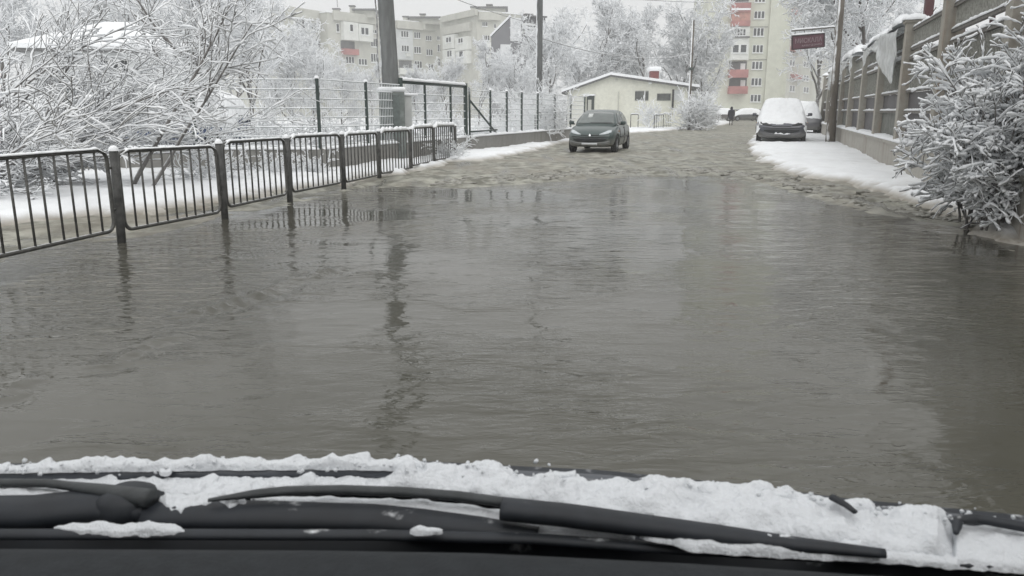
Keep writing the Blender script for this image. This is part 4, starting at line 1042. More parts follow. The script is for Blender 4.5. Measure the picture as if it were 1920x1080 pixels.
def make_car(root, body_paint, L=1.0, W=1.0, H=1.0, bumper=None, snow=0.0, detail=True, zoff=0.0, clean=True):
    """hatchback; local axes: +y forward, z up, origin on the ground between the axles"""
    st = [(-1.86, .62, .40, .66, .68), (-1.81, .74, .31, .84, .88), (-1.5, .81, .22, .92, .95), (-.8, .825, .19, .93, .96), (0, .825, .18, .92, .955), (.75, .825, .18, .90, .955),
          (1.1, .82, .19, .865, .925), (1.5, .80, .20, .79, .845), (1.78, .745, .21, .685, .735), (1.92, .66, .24, .585, .62), (1.98, .52, .30, .50, .52)]
    rows = []
    for y, w, zb, zt, zd in st:
        half = [(0, zb), (.55*w, zb), (.86*w, zb+.005), (.975*w, zb+.10), (w, lerp(zb, zt, .50)), (.995*w, lerp(zb, zt, .74)), (.965*w, lerp(zb, zt, .92)), (.90*w, zt+.01), (.55*w, lerp(zt, zd, .8)+.005), (0, zd)]
        full = [(-x, z) for x, z in half[::-1][:-1]] + half[:-1][0:1] + [(x, z) for x, z in half[1:-1]]
        ring = [(x, z) for x, z in half] + [(-x, z) for x, z in half[1:-1]][::-1]
        rows.append([(x * W, y * L, z * H) for x, z in ring])
    mb = MB(); mb.grid(rows, closed=True); n = len(rows[0])
    mb.f.append(tuple(range(n))); mb.m.append(0); e = (len(rows)-1)*n; mb.f.append(tuple(e + i for i in reversed(range(n)))); mb.m.append(0)
    body = fix_normals(mb.build('body', body_paint, root, True, False))
    sm = body.modifiers.new('s', 'SUBSURF'); sm.levels = sm.render_levels = 2
    cut = MB()
    for y in (1.22, -1.22):
        for s in (-1, 1):
            pts = [(s * .56 * W, y * L, .30), (s * 1.2 * W, y * L, .30)]; cut.path(pts, .355, 24)
    cutter = fix_normals(cut.build('wheel_cut', M_BLACK, root, False, False))
    bo = body.modifiers.new('b', 'BOOLEAN'); bo.object = cutter; bo.operation = 'DIFFERENCE'; bo.solver = 'EXACT'
    bpy.context.view_layer.update(); me = evaluated_mesh(body); body.modifiers.clear(); body.data = me
    bpy.data.objects.remove(cutter)
    for p_ in me.polygons: p_.use_smooth = True
    # arches and floor
    MB().box((0, 0, .30 * H), (1.16 * W, 3.3 * L, .16)).build('underbody', M_BLACK, root, False, False)
    cab = [(-1.80, .93, .60, .58), (-1.60, 1.16, .71, .56), (-1.38, 1.325, .73, .555), (-.95, 1.405, .75, .56), (-.35, 1.43, .76, .565), (.10, 1.415, .76, .56), (.42, 1.345, .745, .545), (.72, 1.155, .735, .60), (.98, .965, .70, .64), (1.06, .905, .62, .6)]
    rows = []
    for y, zt, wb, wt in cab:
        zb = .86; wt2 = lerp(wb, wt, min(1, max(0, (zt - .95) / .4)))
        half = [(wb, zb), (lerp(wb, wt2, .30), lerp(zb, zt, .42)), (wt2 * 1.02, lerp(zb, zt, .90)), (wt2 * .90, lerp(zb, zt, .985)), (wt2 * .5, zt + .004), (0, zt + .008)]
        rows.append([(x * W, y * L, z * H) for x, z in half] + [(-x * W, y * L, z * H) for x, z in half[:-1]][::-1])
    mb = MB(); mb.grid(rows); cabin = fix_normals(mb.build('cabin', body_paint, root, True, False))
    sm = cabin.modifiers.new('s', 'SUBSURF'); sm.levels = sm.render_levels = 2
    bpy.context.view_layer.update(); me2 = evaluated_mesh(cabin); cabin.modifiers.clear(); cabin.data = me2
    for p_ in me2.polygons: p_.use_smooth = True
    V, Fc = [], []
    for m_ in (me, me2):
        k = len(V); V += [v.co.copy() for v in m_.vertices]; Fc += [tuple(i + k for i in p_.vertices) for p_ in m_.polygons]
    bvh = BVHTree.FromPolygons(V, Fc)
    def patch(name, lower, upper, axis, mat, off=.006, rows=4, sub=4, parent=None):
        def dens(c):
            out = []
            for i in range(len(c) - 1):
                for k in range(sub): out.append((lerp(c[i][0], c[i+1][0], k/sub), lerp(c[i][1], c[i+1][1], k/sub)))
            return out + [c[-1]]
        lo, up = dens(lower), dens(upper); gr = []
        for r_ in range(rows + 1):
            row = []
            for a, b in zip(lo, up):
                p, q = lerp(a[0], b[0], r_/rows), lerp(a[1], b[1], r_/rows)
                if axis == 'front': o_, d_ = Vector((p*W, 4, q*H)), Vector((0, -1, 0))
                elif axis == 'rear': o_, d_ = Vector((p*W, -4, q*H)), Vector((0, 1, 0))
                elif axis == 'right': o_, d_ = Vector((3, p*L, q*H)), Vector((-1, 0, 0))
                else: o_, d_ = Vector((-3, p*L, q*H)), Vector((1, 0, 0))
                h = bvh.ray_cast(o_, d_)
                row.append((h[0] - d_ * off + h[1] * .002) if h[0] else (o_ + d_ * 3))
            gr.append(row)
        m_ = MB(); m_.grid(gr); o = m_.build(name, mat, parent or root, True, False)
        so = o.modifiers.new('t', 'SOLIDIFY'); so.thickness = .02; so.offset = 0
        return o
    GL = glass('car_glass', (.16, .18, .175), .06, .3, 1.0)  # pale base colour stands in for sky reflected in the glass
    ws = patch('windscreen', [(-.645, .955), (-.3, .962), (0, .965), (.3, .962), (.645, .955)], [(-.515, 1.315), (-.3, 1.345), (0, 1.352), (.3, 1.345), (.515, 1.315)], 'front', GL, .005, 6)
    patch('rear_window', [(-.55, 1.0), (0, 1.0), (.55, 1.0)], [(-.48, 1.30), (0, 1.33), (.48, 1.30)], 'rear', GL, .005, 5)
    for s in ('right', 'left'):
        patch('side_window', [(.66, .955), (.35, .955), (-.14, .955)], [(.52, 1.09), (.22, 1.305), (-.14, 1.335)], s, GL, .005, 4)
        patch('side_window', [(-.22, .955), (-.7, .965), (-1.12, .985)], [(-.22, 1.335), (-.7, 1.325), (-1.12, 1.235)], s, GL, .005, 4)
        if detail:
            patch('door_seam', [(-.17, .30), (-.18, .30)], [(-.175, .93), (-.187, .93)], s, M_BLACK, .001, 6, 1)
            patch('door_seam', [(.80, .30), (.79, .30)], [(.80, .90), (.79, .90)], s, M_BLACK, .001, 6, 1)
            patch('side_moulding', [(.80, .50), (-.9, .50)], [(.80, .545), (-.9, .545)], s, M_BLACK, .008, 1, 10)
            patch('door_handle', [(.0, .80), (-.13, .80)], [(.0, .835), (-.13, .835)], s, M_BLACK, .014, 1, 3)
            patch('indicator', [(1.02, .70), (.97, .70)], [(1.02, .73), (.97, .73)], s, M_ORANGE, .006, 1, 2)
    B2 = bumper or body_paint
    if detail:
        for s in (-1, 1):
            hl = patch('headlight', [(s*.31, .612), (s*.45, .618), (s*.58, .645), (s*.685, .69)], [(s*.31, .628), (s*.45, .690), (s*.58, .752), (s*.675, .765)], 'front', M_LAMP if clean else M_BLACK, .006, 4)
        patch('bonnet_gap', [(-.30, .592), (0, .582), (.30, .592)], [(-.30, .606), (0, .598), (.30, .606)], 'front', M_BLACK, .004, 1)
        patch('upper_bumper_trim', [(-.60, .545), (-.3, .53), (0, .525), (.3, .53), (.60, .545)], [(-.60, .562), (-.3, .552), (0, .548), (.3, .552), (.60, .562)], 'front', M_BLACK, .006, 1)
        patch('grille', [(-.56, .455), (-.4, .40), (-.2, .378), (0, .37), (.2, .378), (.4, .40), (.56, .455)], [(-.56, .485), (-.4, .50), (-.2, .502), (0, .502), (.2, .502), (.4, .50), (.56, .485)], 'front', M_BLACK, .006, 4)
        patch('bumper', [(-.66, .285), (-.4, .262), (0, .258), (.4, .262), (.66, .285)], [(-.66, .425), (-.45, .375), (0, .35), (.45, .375), (.66, .425)], 'front', B2, .012, 4)
        np_ = patch('number_plate', [(-.26, .282), (.26, .282)], [(-.26, .352), (.26, .352)], 'front', M_PLATE if clean else B2, .030, 2, 6)
        if clean: patch('badge', [(-.035, .566), (-.01, .552), (.02, .558), (.034, .572)], [(-.022, .612), (.0, .64), (.016, .642), (.03, .612)], 'front', M_CHROME, .016, 4)
        patch('wiper', [(-.56, .972), (0, .975), (.18, .978)], [(-.56, .988), (0, .992), (.18, .995)], 'front', M_BLACK, .014, 1)
        for s in (-1, 1):
            MB().bbox((s * .90 * W, .70 * L, .985 * H), (.17, .10, .125), 0, .03).build('mirror', body_paint, root, True, False)
            MB().bbox((s * .82 * W, .72 * L, .94 * H), (.10, .05, .04), 0, .01).build('mirror_arm', M_BLACK, root, True, False)
        # folded paper on the dashboard behind the glass
        if clean: patch('windscreen_paper', [(.17, 1.16), (.33, 1.155)], [(.16, 1.285), (.32, 1.28)], 'front', plain('pale_paper', (.55, .57, .56), .5, .1, 5, 0, 0), .012, 2, 3, ws)
    tb, rb = wheel_meshes()
    for y in (1.22, -1.22):
        for s in (-1, 1):
            w_ = MB(); w_.v = [(v[0]*s, v[1], v[2]) for v in tb.v]; w_.f = tb.f; w_.m = tb.m
            wo_ = fix_normals(w_.build('wheel', M_TYRE, root, True, False)); wo_.location = (s * .715 * W, y * L, .295)
            r2 = MB(); r2.v = [(v[0]*s, v[1], v[2]) for v in rb.v]; r2.f = rb.f; r2.m = rb.m
            ro = fix_normals(r2.build('rim', M_RIM, wo_, True, False))
    if snow:
        nx, ny = 44, 84; X0 = .80 * W; Ya, Yb = -1.74 * L, (1.74 if clean else 1.86) * L
        Zg = np.zeros((ny + 1, nx + 1)); base = np.zeros((ny + 1, nx + 1))
        for j in range(ny + 1):
            for i in range(nx + 1):
                x, y = lerp(-X0, X0, i/nx), lerp(Ya, Yb, j/ny)
                h = bvh.ray_cast(Vector((x, y, 4)), Vector((0, 0, -1))); base[j, i] = h[0].z if h[0] else .5
        Zs = base.copy()
        for _ in range(3):
            P_ = np.pad(Zs, 1, 'edge'); Zs = np.maximum(base, (P_[:-2,1:-1] + P_[2:,1:-1] + P_[1:-1,:-2] + P_[1:-1,2:]) / 4)
        rows = []
        for j in range(ny + 1):
            row = []
            for i in range(nx + 1):
                x, y = lerp(-X0, X0, i/nx), lerp(Ya, Yb, j/ny)
                ed = min(i, nx - i) / nx; edy = min(j, ny - j) / ny
                f = min(1, ed / .10) ** .5 * min(1, edy / .045) ** .5
                front = min(1, max(0.28, (1.75 * L - y) / (.55 * L)))
                t = snow * f * front * (.85 + .25 * noise.noise((x*2.2 + zoff, y*2.2, 3))) + .03 * f * noise.noise((x*9 + zoff, y*9, 1)) - .02 * (1 - f)
                if front < .5: t -= .045 * max(0, noise.noise((x*5, y*5, zoff + 7)) + .15)
                row.append((x, y, Zs[j, i] + t))
            rows.append(row)
        mb = MB(); mb.grid(rows); o = mb.build('snow_cover', M_SNOW, root, True, False)
    return root

hd = math.atan2(.70, 2.3)
# dark green hatchback parked facing the viewer
fr = (G(1072, 288) + G(1152, 286)) / 2
fwd = Vector((-math.sin(hd), -math.cos(hd), 0))
cpos = G(1113, 287) - fwd * 1.22
car = thing('parked_car', (cpos.x, cpos.y, .02), 'dark green hatchback parked facing the viewer, free of snow, beside the snowy verge', 'car', None, math.pi - hd)
make_car(car, paint('dark_teal_paint', (0.020, 0.044, 0.041)), bumper=paint('dirty_bumper', (0.13, 0.15, 0.165)))
# snowed-in dark car at the right
sp_ = G(1463, 273); rz = math.pi - 0.31
fw_ = Vector((-math.sin(rz), math.cos(rz), 0)); c = sp_ - fw_ * 1.95
suv = thing('parked_car', (c.x, c.y, .05), 'dark blue car buried under thick white snow, parked by the sign pole', 'car', None, rz)
make_car(suv, paint('dark_blue_paint', (0.065, 0.07, 0.09)), 1.12, 1.24, 1.22, bumper=paint('blue_grey_bumper', (0.085, 0.09, 0.11)), snow=.17, clean=False)
for z, hw, dy, r_ in ((.60, .80, 2.06, .045), (.42, .86, 2.12, .05)):        # snow caught on the bumper ledges
    pts = [Vector((x, dy + .10 - .30 * (abs(x) / hw) ** 2.2, z + .012 * math.sin(x * 9))) for x in np.linspace(-hw, hw, 30)]
    snow_ridge(pts, r_, .045, z * 9, wob=1.2).build('snow', M_SNOW, suv, True, False)
# cars standing in the yard behind the wire fence
def simple_car(px, D, rz, label, col, sn, L=1.0, W=1.0, H=1.0, z=.15, nm='parked_car', zo=0.0):
    p = at2(px, D); t = thing(nm, (p.x, p.y, z), label, 'car', None, rz)
    make_car(t, paint('paint_%d_%d' % (px, D), col), L, W, H, snow=sn, detail=False, zoff=zo); return t
simple_car(322, 20.6, math.pi / 2 + .06, 'blue car with a deep snow roof, side-on behind the wire fence', (0.05, 0.075, 0.16), .30, 1.06, 1.0, 1.05, .22, zo=3.0)
simple_car(122, 20.9, math.pi / 2 - .05, 'dark green car behind the wire fence, mostly hidden by snowy branches', (0.03, 0.045, 0.04), .22, 1.0, 1.0, 1.0, .25, zo=9.0)
simple_car(1508, 46, math.pi - .28, 'second snow-covered car half hidden behind the buried dark blue car', (0.12, 0.12, 0.13), .14, 1.05, 1.1, 1.22, .08, zo=5.0)
simple_car(1398, 104, math.pi / 2 + .1, 'far snowy car side-on just right of the walking person', (0.05, 0.055, 0.06), .22, 1.1, 1.05, 1.0, .08, zo=1.0)
simple_car(1348, 102, math.pi / 2 - .15, 'far snowy car side-on just left of the walking person', (0.07, 0.06, 0.06), .22, 1.05, 1.05, 1.0, .08, zo=2.0)
# low dark wall rail behind the far cars
A, B = at2(1322, 112), at2(1442, 112)
lr = thing('low_fence', A, 'low dark railing with snow behind the far cars, at the foot of the tall block', 'fence')
MB().path([A + Vector((0, 0, 1.5)), B + Vector((0, 0, 1.5))], .09, 6).build('rail', M_RAILD, lr, True)
for k in range(9):
    p = A.lerp(B, k / 8); MB().box((p.x, p.y, .75), (.12, .12, 1.5)).build('post', M_RAILD, lr)
MB().box((((A + B) / 2).x, 112.3, .5), ((B - A).length, .15, 1.1)).build('panel', M_SHEET2, lr)

# ================================================================== PERSON WALKING AWAY
pp = G(1370, 236)
per = thing('person', (pp.x, pp.y, .03), 'person in a dark navy hooded coat walking along the slushy road', 'person', None, -.25)
def skin_body():
    V = [(0,0,.93,.13), (0,.01,1.12,.14), (0,.0,1.32,.17), (0,.02,1.46,.075), (0,.05,1.55,.095), (0,.05,1.65,.085),
         (-.09,.02,.88,.10), (-.10,.13,.50,.062), (-.10,.06,.09,.042), (-.10,.20,.04,.04),
         (.09,-.02,.88,.10), (.10,-.06,.50,.062), (.10,-.20,.11,.042), (.10,-.10,.04,.04),
         (-.20,.0,1.38,.07), (-.27,-.05,1.10,.05), (-.25,.06,.88,.038), (-.25,.10,.80,.035),
         (.20,.0,1.38,.07), (.27,.03,1.10,.05), (.25,.10,.90,.038), (.24,.14,.82,.035)]
    E = [(0,1),(1,2),(2,3),(3,4),(4,5),(0,6),(6,7),(7,8),(8,9),(0,10),(10,11),(11,12),(12,13),(2,14),(14,15),(15,16),(16,17),(2,18),(18,19),(19,20),(20,21)]
    me = bpy.data.meshes.new('body'); me.from_pydata([v[:3] for v in V], E, []); me.update()
    o = bpy.data.objects.new('body', me); C.objects.link(o)
    o.modifiers.new('skin', 'SKIN')
    for i, v in enumerate(V): me.skin_vertices[0].data[i].radius = (v[3], v[3])
    me.skin_vertices[0].data[0].use_root = True
    sb = o.modifiers.new('sub', 'SUBSURF'); sb.levels = sb.render_levels = 1
    bpy.context.view_layer.update(); m2 = evaluated_mesh(o); bpy.data.objects.remove(o)
    for p_ in m2.polygons: p_.use_smooth = True
    return m2
bm_ = skin_body(); bm_.materials.append(plain('dark_trousers', (.015, .015, .018), .8)); link('body', bm_, per, False)
M_COAT = plain('navy_coat', (.015, .017, .028), .85, .3, 4)
rows = []
for z, rx, ry, cy in ((.62, .235, .19, .0), (.75, .235, .19, .0), (.95, .215, .175, .01), (1.12, .215, .17, .01), (1.30, .245, .175, .0), (1.40, .225, .15, .01), (1.455, .13, .11, .02), (1.49, .09, .085, .03)):
    rows.append([(rx * math.cos(a), cy + ry * math.sin(a) * (1 + .05 * math.sin(5 * a)), z) for a in np.linspace(0, 2*math.pi, 25)[:-1]])
mb = MB(); mb.grid(rows, closed=True); mb.build('coat', M_COAT, per, True, False)
rows = []
for k, (z, r_, cy) in enumerate(((1.46, .12, .02), (1.52, .128, .03), (1.60, .128, .035), (1.68, .105, .03), (1.735, .05, .02), (1.75, .004, .015))):
    rows.append([(r_ * math.cos(a), cy + r_ * 1.05 * math.sin(a), z) for a in np.linspace(0, 2*math.pi, 19)[:-1]])
mb = MB(); mb.grid(rows, closed=True); mb.build('hood', M_COAT, per, True, False)
for s in (-1, 1):
    y1 = -.05 if s < 0 else .03; y2 = .06 if s < 0 else .10
    MB().path([(s*.19, 0, 1.39), (s*.245, (y1)/2, 1.25), (s*.275, y1, 1.10), (s*.262, y2, .90)], [.085, .075, .068, .055], 10).build('sleeve', M_COAT, per, True, False)

# ================================================================== TREES AND SHRUBS
def rot_about(d, axis, ang): return Matrix.Rotation(ang, 3, axis) @ d
def perp(d, rng):
    v = Vector((rng.gauss(0,1), rng.gauss(0,1), rng.gauss(0,1))); v = v - d * v.dot(d)
    return v.normalized() if v.length > 1e-4 else Vector((1,0,0))
class Spec:
    def __init__(s, **k): s.__dict__.update(k)
def grow(tr, cr, p, d, L, r, lv, S, rng, sn=None):
    n = S.seg[lv]; pts = [p.copy()]; rad = [r]; d = d.normalized(); ds = [d.copy()]
    for i in range(n):
        d = (d + perp(d, rng) * S.wig[lv] * rng.random() + Vector((0, 0, S.trop[lv]))).normalized()
        if i > 1 and p.z < S.__dict__.get('zmin', -9) and d.z < 0: break
        if i > 0 and math.hypot(p.x, p.y) > S.__dict__.get('reach', 99) * (1 + .75 * noise.noise((p.x * 2.1, p.y * 2.1, p.z * 2.4 + 5))) - .12 * (p.z - 1.0): break
        p = p + d * (L / n); pts.append(p.copy()); ds.append(d.copy())
        rad.append(max(S.rmin, r * (1 - (1 - S.tip) * (i + 1) / n)))
    n = len(pts) - 1; mb = tr if lv < S.trunk_levels else cr
    mb.path(pts, rad, S.sides[lv], caps=False)
    if sn is not None:
        sp = [q + Vector((0, 0, rr * .55 + S.snow * .45)) for q, rr in zip(pts, rad)]
        # lumpy snow lying on the upper side
        fl = [max(.002, (rr * .7 + S.snow) * (.75 + S.__dict__.get('lump', .7) * noise.noise((q.x * S.sfreq, q.y * S.sfreq, q.z * S.sfreq))) * (1 - .85 * abs(dd.z) ** 3)) for q, rr, dd in zip(pts, rad, ds)]
        sn.path(sp, fl, 5, caps=True)
    if lv + 1 < len(S.kids):
        k = S.kids[lv + 1]; k = max(1, int(k * rng.uniform(.8, 1.2)))
        for j in range(k):
            t = lerp(S.t0[lv], 1.0, (j + rng.random()) / k); f = t * n; i = min(n - 1, int(f)); q = pts[i].lerp(pts[i + 1], f - i)
            a = R(rng.uniform(*S.ang[lv + 1])); dd = rot_about(ds[i + 1], perp(ds[i + 1], rng), a)
            if dd.z < -.35 and lv < 2: dd.z *= .3
            grow(tr, cr, q, dd, L * rng.uniform(*S.len[lv + 1]) * (1 - S.fall * t), max(S.rmin, lerp(r, r * S.tip, t) * S.rk), lv + 1, S, rng, sn)
BARK = (0.075, 0.068, 0.060)
M_BARK = snowcap_mat('snowed_bark', (0.11, 0.10, 0.092), -0.05, 0.5, 4, 1.0, .9)
M_TWIG = snowcap_mat('snowed_twigs', (0.55, 0.55, 0.55), -0.98, -0.25, 5, 0.6, .8)
M_TWIGH = snowcap_mat('snowed_twigs_heavy', (0.5, 0.495, 0.49), -1.0, -0.4, 4, 0.5, .8)
def tree_proto(seed, H, S):
    rng = random.Random(seed); tr, cr = MB(), MB()
    grow(tr, cr, Vector((0, 0, -.2)), Vector((rng.uniform(-.1,.1), rng.uniform(-.1,.1), 1)), H * S.hk, S.r0, 0, S, rng)
    return tr, cr
broad = Spec(seg=[7,6,5,4,3], wig=[.25,.35,.45,.5,.5], trop=[.05,.06,.03,.0,-.02], kids=[1,12,9,8,5], t0=[.22,.2,.15,.1], ang=[(0,0),(30,62),(28,60),(25,65),(25,70)],
             len=[(1,1),(.48,.72),(.42,.62),(.40,.62),(.45,.8)], fall=.35, tip=.30, rk=.72, rmin=.026, r0=.15, sides=[8,6,4,3,3], trunk_levels=2, hk=.78)
up_ = Spec(**{**broad.__dict__, 'ang': [(0,0),(18,40),(18,45),(22,60),(25,70)], 'trop': [.05,.10,.08,.03,0], 'kids': [1,13,9,7,5], 'r0': .15})
bushy = Spec(**{**broad.__dict__, 't0': [.04,.1,.1,.1], 'kids': [1,16,10,7,4], 'hk': .8, 'r0': .10, 'len': [(1,1),(.5,.8),(.45,.65),(.4,.62),(.45,.8)]})
protos = []
for sd, S in ((1, broad), (2, up_), (5, bushy), (8, broad)):
    tr, cr = tree_proto(sd, 10.0, S); m1 = bpy.data.meshes.new('trunk'); m1.from_pydata(tr.v, [], tr.f); m2 = bpy.data.meshes.new('crown'); m2.from_pydata(cr.v, [], cr.f)
    m1.materials.append(M_BARK); m2.materials.append(M_TWIG)
    for m_ in (m1, m2): m_.polygons.foreach_set('use_smooth', [True] * len(m_.polygons)); m_.update()
    protos.append((m1, m2))
def plant_tree(kind, px, D, h, label, rz, group, nm='bare_tree', wide=1.0, cat='tree'):
    p = at2(px, D); t = thing(nm, (p.x, p.y, 0), label, cat, group, rz)
    s = h / 10.0; t.scale = (s * wide, s * wide, s)
    link('trunk', protos[kind][0], t, False); link('crown', protos[kind][1], t, False); return t
GL_ = 'snow-laden trees behind the wire fence'; GM = 'snow-laden trees behind the cream house'; GA = 'snowy low trees before the apartment blocks'; GR = 'snowy trees beyond the boundary fence'
for a in ((0, 388, 29, 7.4, 'tall snowy tree with a dark forked trunk right of the yard house', .3, GL_),
          (1, 470, 44, 8.8, 'snowy tree with upright limbs between the yard house and the apartment block', 1.2, GL_),
          (3, 300, 56, 10.5, 'broad snowy tree behind the yard house roof, right half', 2.0, GL_),
          (0, 150, 52, 10.0, 'broad snowy tree behind the yard house roof, left half', 3.1, GL_),
          (1, 20, 44, 9.4, 'tall snowy tree at the far left edge behind the yard', 4.2, GL_),
          (3, 430, 66, 11.0, 'farthest snowy tree between the yard house and the apartment block', 5.2, GL_),
          (2, 548, 74, 9.6, 'snowy tree hiding the left end of the long apartment block', .4, GA),
          (2, 588, 70, 7.6, 'dense snowy bush tree under the enclosed white balcony of the long block', 1.4, GA),
          (2, 640, 76, 6.2, 'low snowy tree below the red loggia rail', 2.2, GA),
          (0, 695, 72, 5.9, 'low snowy tree just left of the leaning pole base', 3.2, GA),
          (2, 780, 78, 5.6, 'low snowy tree just right of the leaning pole, before the pale block', 4.1, GA),
          (2, 838, 74, 6.2, 'snowy bush tree before the angled wing with bay balconies', 5.0, GA),
          (0, 898, 70, 7.6, 'snowy tree between the angled wing and the dark grey building', .9, GA),
          (2, 960, 66, 6.2, 'snowy bush tree at the foot of the dark grey building', 1.9, GA),
          (2, 1030, 74, 10.5, 'dense snowy tree just right of the centre pole', .2, GM),
          (0, 1105, 82, 12.6, 'tall snowy tree with dark forked limbs above the cream house gable', 1.1, GM),
          (1, 1160, 90, 13.0, 'upright snowy tree behind the cream house gable peak', 2.3, GM),
          (0, 1212, 80, 12.2, 'spreading snowy tree just left of the red chimney', 3.6, GM),
          (3, 1262, 86, 12.8, 'spreading snowy tree between the red chimney and the wooden pole', 4.4, GM),
          (2, 1318, 84, 9.8, 'snowy tree between the wooden pole and the tall block', 5.3, GM),
          (2, 1082, 80, 8.0, 'low dense snowy tree over the left roof slope of the cream house', 2.7, GM),
          (1, 1530, 66, 12.5, 'snowy tree behind the hanging sign', .6, GR),
          (0, 1588, 50, 11.0, 'snowy tree rising behind the far fence pillars, right of the sign pole', 1.7, GR),
          (3, 1640, 36, 9.5, 'snowy tree above the plastic sheet on the fence', 2.9, GR)):
    plant_tree(*a)
# tall tree over the fence whose dark underside is mirrored in the water
def wpx(y, out): return WP(y, out)
p = WP(20.5, -5.2); t = thing('bare_tree', (p.x, p.y, 0), 'tallest snowy tree behind the boundary fence beside the dark house', 'tree', GR, 2.0)
t.scale = (1.45, 1.45, 1.35); link('trunk', protos[0][0], t, False); link('crown', protos[0][1], t, False)

# snowy bushes by the house, verge and guard rail
GB = 'snowy bushes on the verge'
def bush_proto(seed, H, stems, rmin, spread=(8, 55), kids=(9, 6), drop=-.03):
    rng = random.Random(seed); tr, cr = MB(), MB()
    S = Spec(seg=[6,5,3], wig=[.3,.45,.5], trop=[drop,drop,-.02], kids=[1,kids[0],kids[1]], t0=[.15,.15,.1], ang=[(0,0),(20,60),(25,70)], len=[(1,1),(.35,.6),(.4,.7)], fall=.35, tip=.35, rk=.7, rmin=rmin, r0=.05, sides=[5,4,3], trunk_levels=1, hk=1)
    for k in range(stems):
        a = rng.uniform(0, 2*math.pi); e = R(rng.uniform(*spread))
        grow(tr, cr, Vector((rng.uniform(-.25,.25), rng.uniform(-.25,.25), -.1)), Vector((math.cos(a)*math.sin(e), math.sin(a)*math.sin(e), math.cos(e))), H * rng.uniform(.7, 1.15), rmin * 1.8, 0, S, rng)
    return tr, cr
def bush(name, loc, H, stems, rmin, seed, label, group=None, spread=(8, 55), kids=(9, 6), drop=-.03, mat=None):
    t = thing(name, loc, label, 'bush', group); tr, cr = bush_proto(seed, H, stems, rmin, spread, kids, drop)
    tr.build('stems', M_TWIG, t, True, False); cr.build('twigs', mat or M_TWIG, t, True, False); return t
gb = lambda px, py: G(px, py)
bush('snowy_bush', at2(1304, 57), 2.3, 36, .022, 3, 'large rounded snowy bush at the right corner of the cream house', GB, (3, 48), mat=M_TWIGH)
bush('snowy_bush', at2(1326, 66), 1.2, 18, .022, 4, 'smaller snowy bush beside the verge just left of the far cars', GB, (5, 50), mat=M_TWIGH)
bush('snowy_bush', at2(1020, 34.5), 2.3, 18, .014, 6, 'thin twiggy snowy shrub growing through the guard rail left of the green car', GB, (5, 45))
bush('snowy_bush', at2(1216, 58), 2.0, 7, .016, 7, 'slim snowy shrub under the cream house window', GB, (3, 20))
bush('snowy_bush', at2(835, 22.6), 0.95, 16, .010, 9, 'small snowy shrub against the low wall at the end of the long guard rail', GB, (20, 75))
for k, (px, D, H, st, lab) in enumerate(((500, 19.5, 1.5, 20, 'snowy brush heap behind the wire fence, right of the blue car'), (560, 20.5, 1.3, 18, 'snowy brush heap behind the wire fence post left of the gate'), (440, 22.5, 1.6, 18, 'snowy brush heap behind the blue car end'), (660, 22.5, 1.2, 16, 'low snowy brush heap behind the fence just left of the leaning pole'),
                        (830, 29, 1.5, 18, 'snowy brush behind the gate'), (930, 36, 1.7, 18, 'snowy brush behind the far wire fence'), (985, 40, 2.0, 18, 'snowy brush behind the wire fence near the centre pole'))):
    bush('snowy_brush', at2(px, D), H, st, .014, 30 + k, lab, 'snowy brush behind the wire fence', (10, 75))
# brush lying on the bank between rail and wall
for k, (px, py, H, lab) in enumerate(((405, 356, .75, 'snowy brush on the bank behind the second guard rail panel'), (500, 345, .7, 'snowy brush on the bank behind the third guard rail panel'), (585, 335, .6, 'snowy brush against the low wall behind the fourth guard rail panel'))):
    g = G(px, py); bush('snowy_brush', (g.x, g.y, snow_z(g.x, g.y) - .05), H, 20, .009, 50 + k, lab, 'snowy brush on the roadside bank', (30, 85), (7, 4))

# ---- arching snowy shrubs at the left, behind the guard rail
M_BRANCH = snowcap_mat('bare_branch', (0.16, 0.152, 0.145), 0.1, 0.8, 12, 0.5, .9)
def arching(name, loc, label, stems, seed, S, azim, elev, Lr, r0, cat='shrub', group=None):
    rng = random.Random(seed); t = thing(name, loc, label, cat, group); tr, cr, sn = MB(), MB(), MB()
    for k in range(stems):
        a = R(rng.uniform(*azim)); e = R(rng.uniform(*elev))
        o_ = Vector((rng.uniform(-.3,.3), rng.uniform(-.3,.3), -.1 + rng.random() * S.zspread))
        grow(tr, cr, o_, Vector((math.cos(a)*math.cos(e), math.sin(a)*math.cos(e), math.sin(e))), rng.uniform(*Lr), r0 * rng.uniform(.7, 1.2), 0, S, rng, sn)
    tr.build('stems', M_BRANCH, t, True, False); cr.build('twigs', M_BRANCH, t, True, False)
    o = sn.build('snow', M_SNOW, t, True, False); return t
SA = Spec(seg=[12,8,5], wig=[.14,.25,.4], trop=[-.035,-.03,-.02], kids=[1,12,8], t0=[.12,.12,.1], ang=[(0,0),(14,48),(18,55)], len=[(1,1),(.28,.55),(.35,.6)], fall=.4, tip=.30, rk=.6, rmin=.0055, r0=.03, sides=[6,5,3], trunk_levels=1, hk=1, snow=.0118, sfreq=6.0, zspread=.3, zmin=.95)
GLs = 'arching snowy shrubs left of the road'
arching('arching_shrub', (-9.3, 12.4, .15), 'big arching shrub whose snowy branches sweep in from the left edge', 20, 101, SA, (-35, 45), (14, 50), (3.4, 5.0), .025, group=GLs)
arching('arching_shrub', (-8.4, 13.6, .2), 'snowy shrub with long drooping twigs behind the first guard rail panel', 13, 102, SA, (-30, 40), (18, 60), (2.2, 3.6), .020, group=GLs)
arching('arching_shrub', (-8.5, 11.0, .1), 'low snowy twigs brushing the guard rail at the left edge', 7, 105, Spec(**{**SA.__dict__, 'zmin': .1}), (-30, 60), (5, 50), (1.0, 1.9), .016, group=GLs)
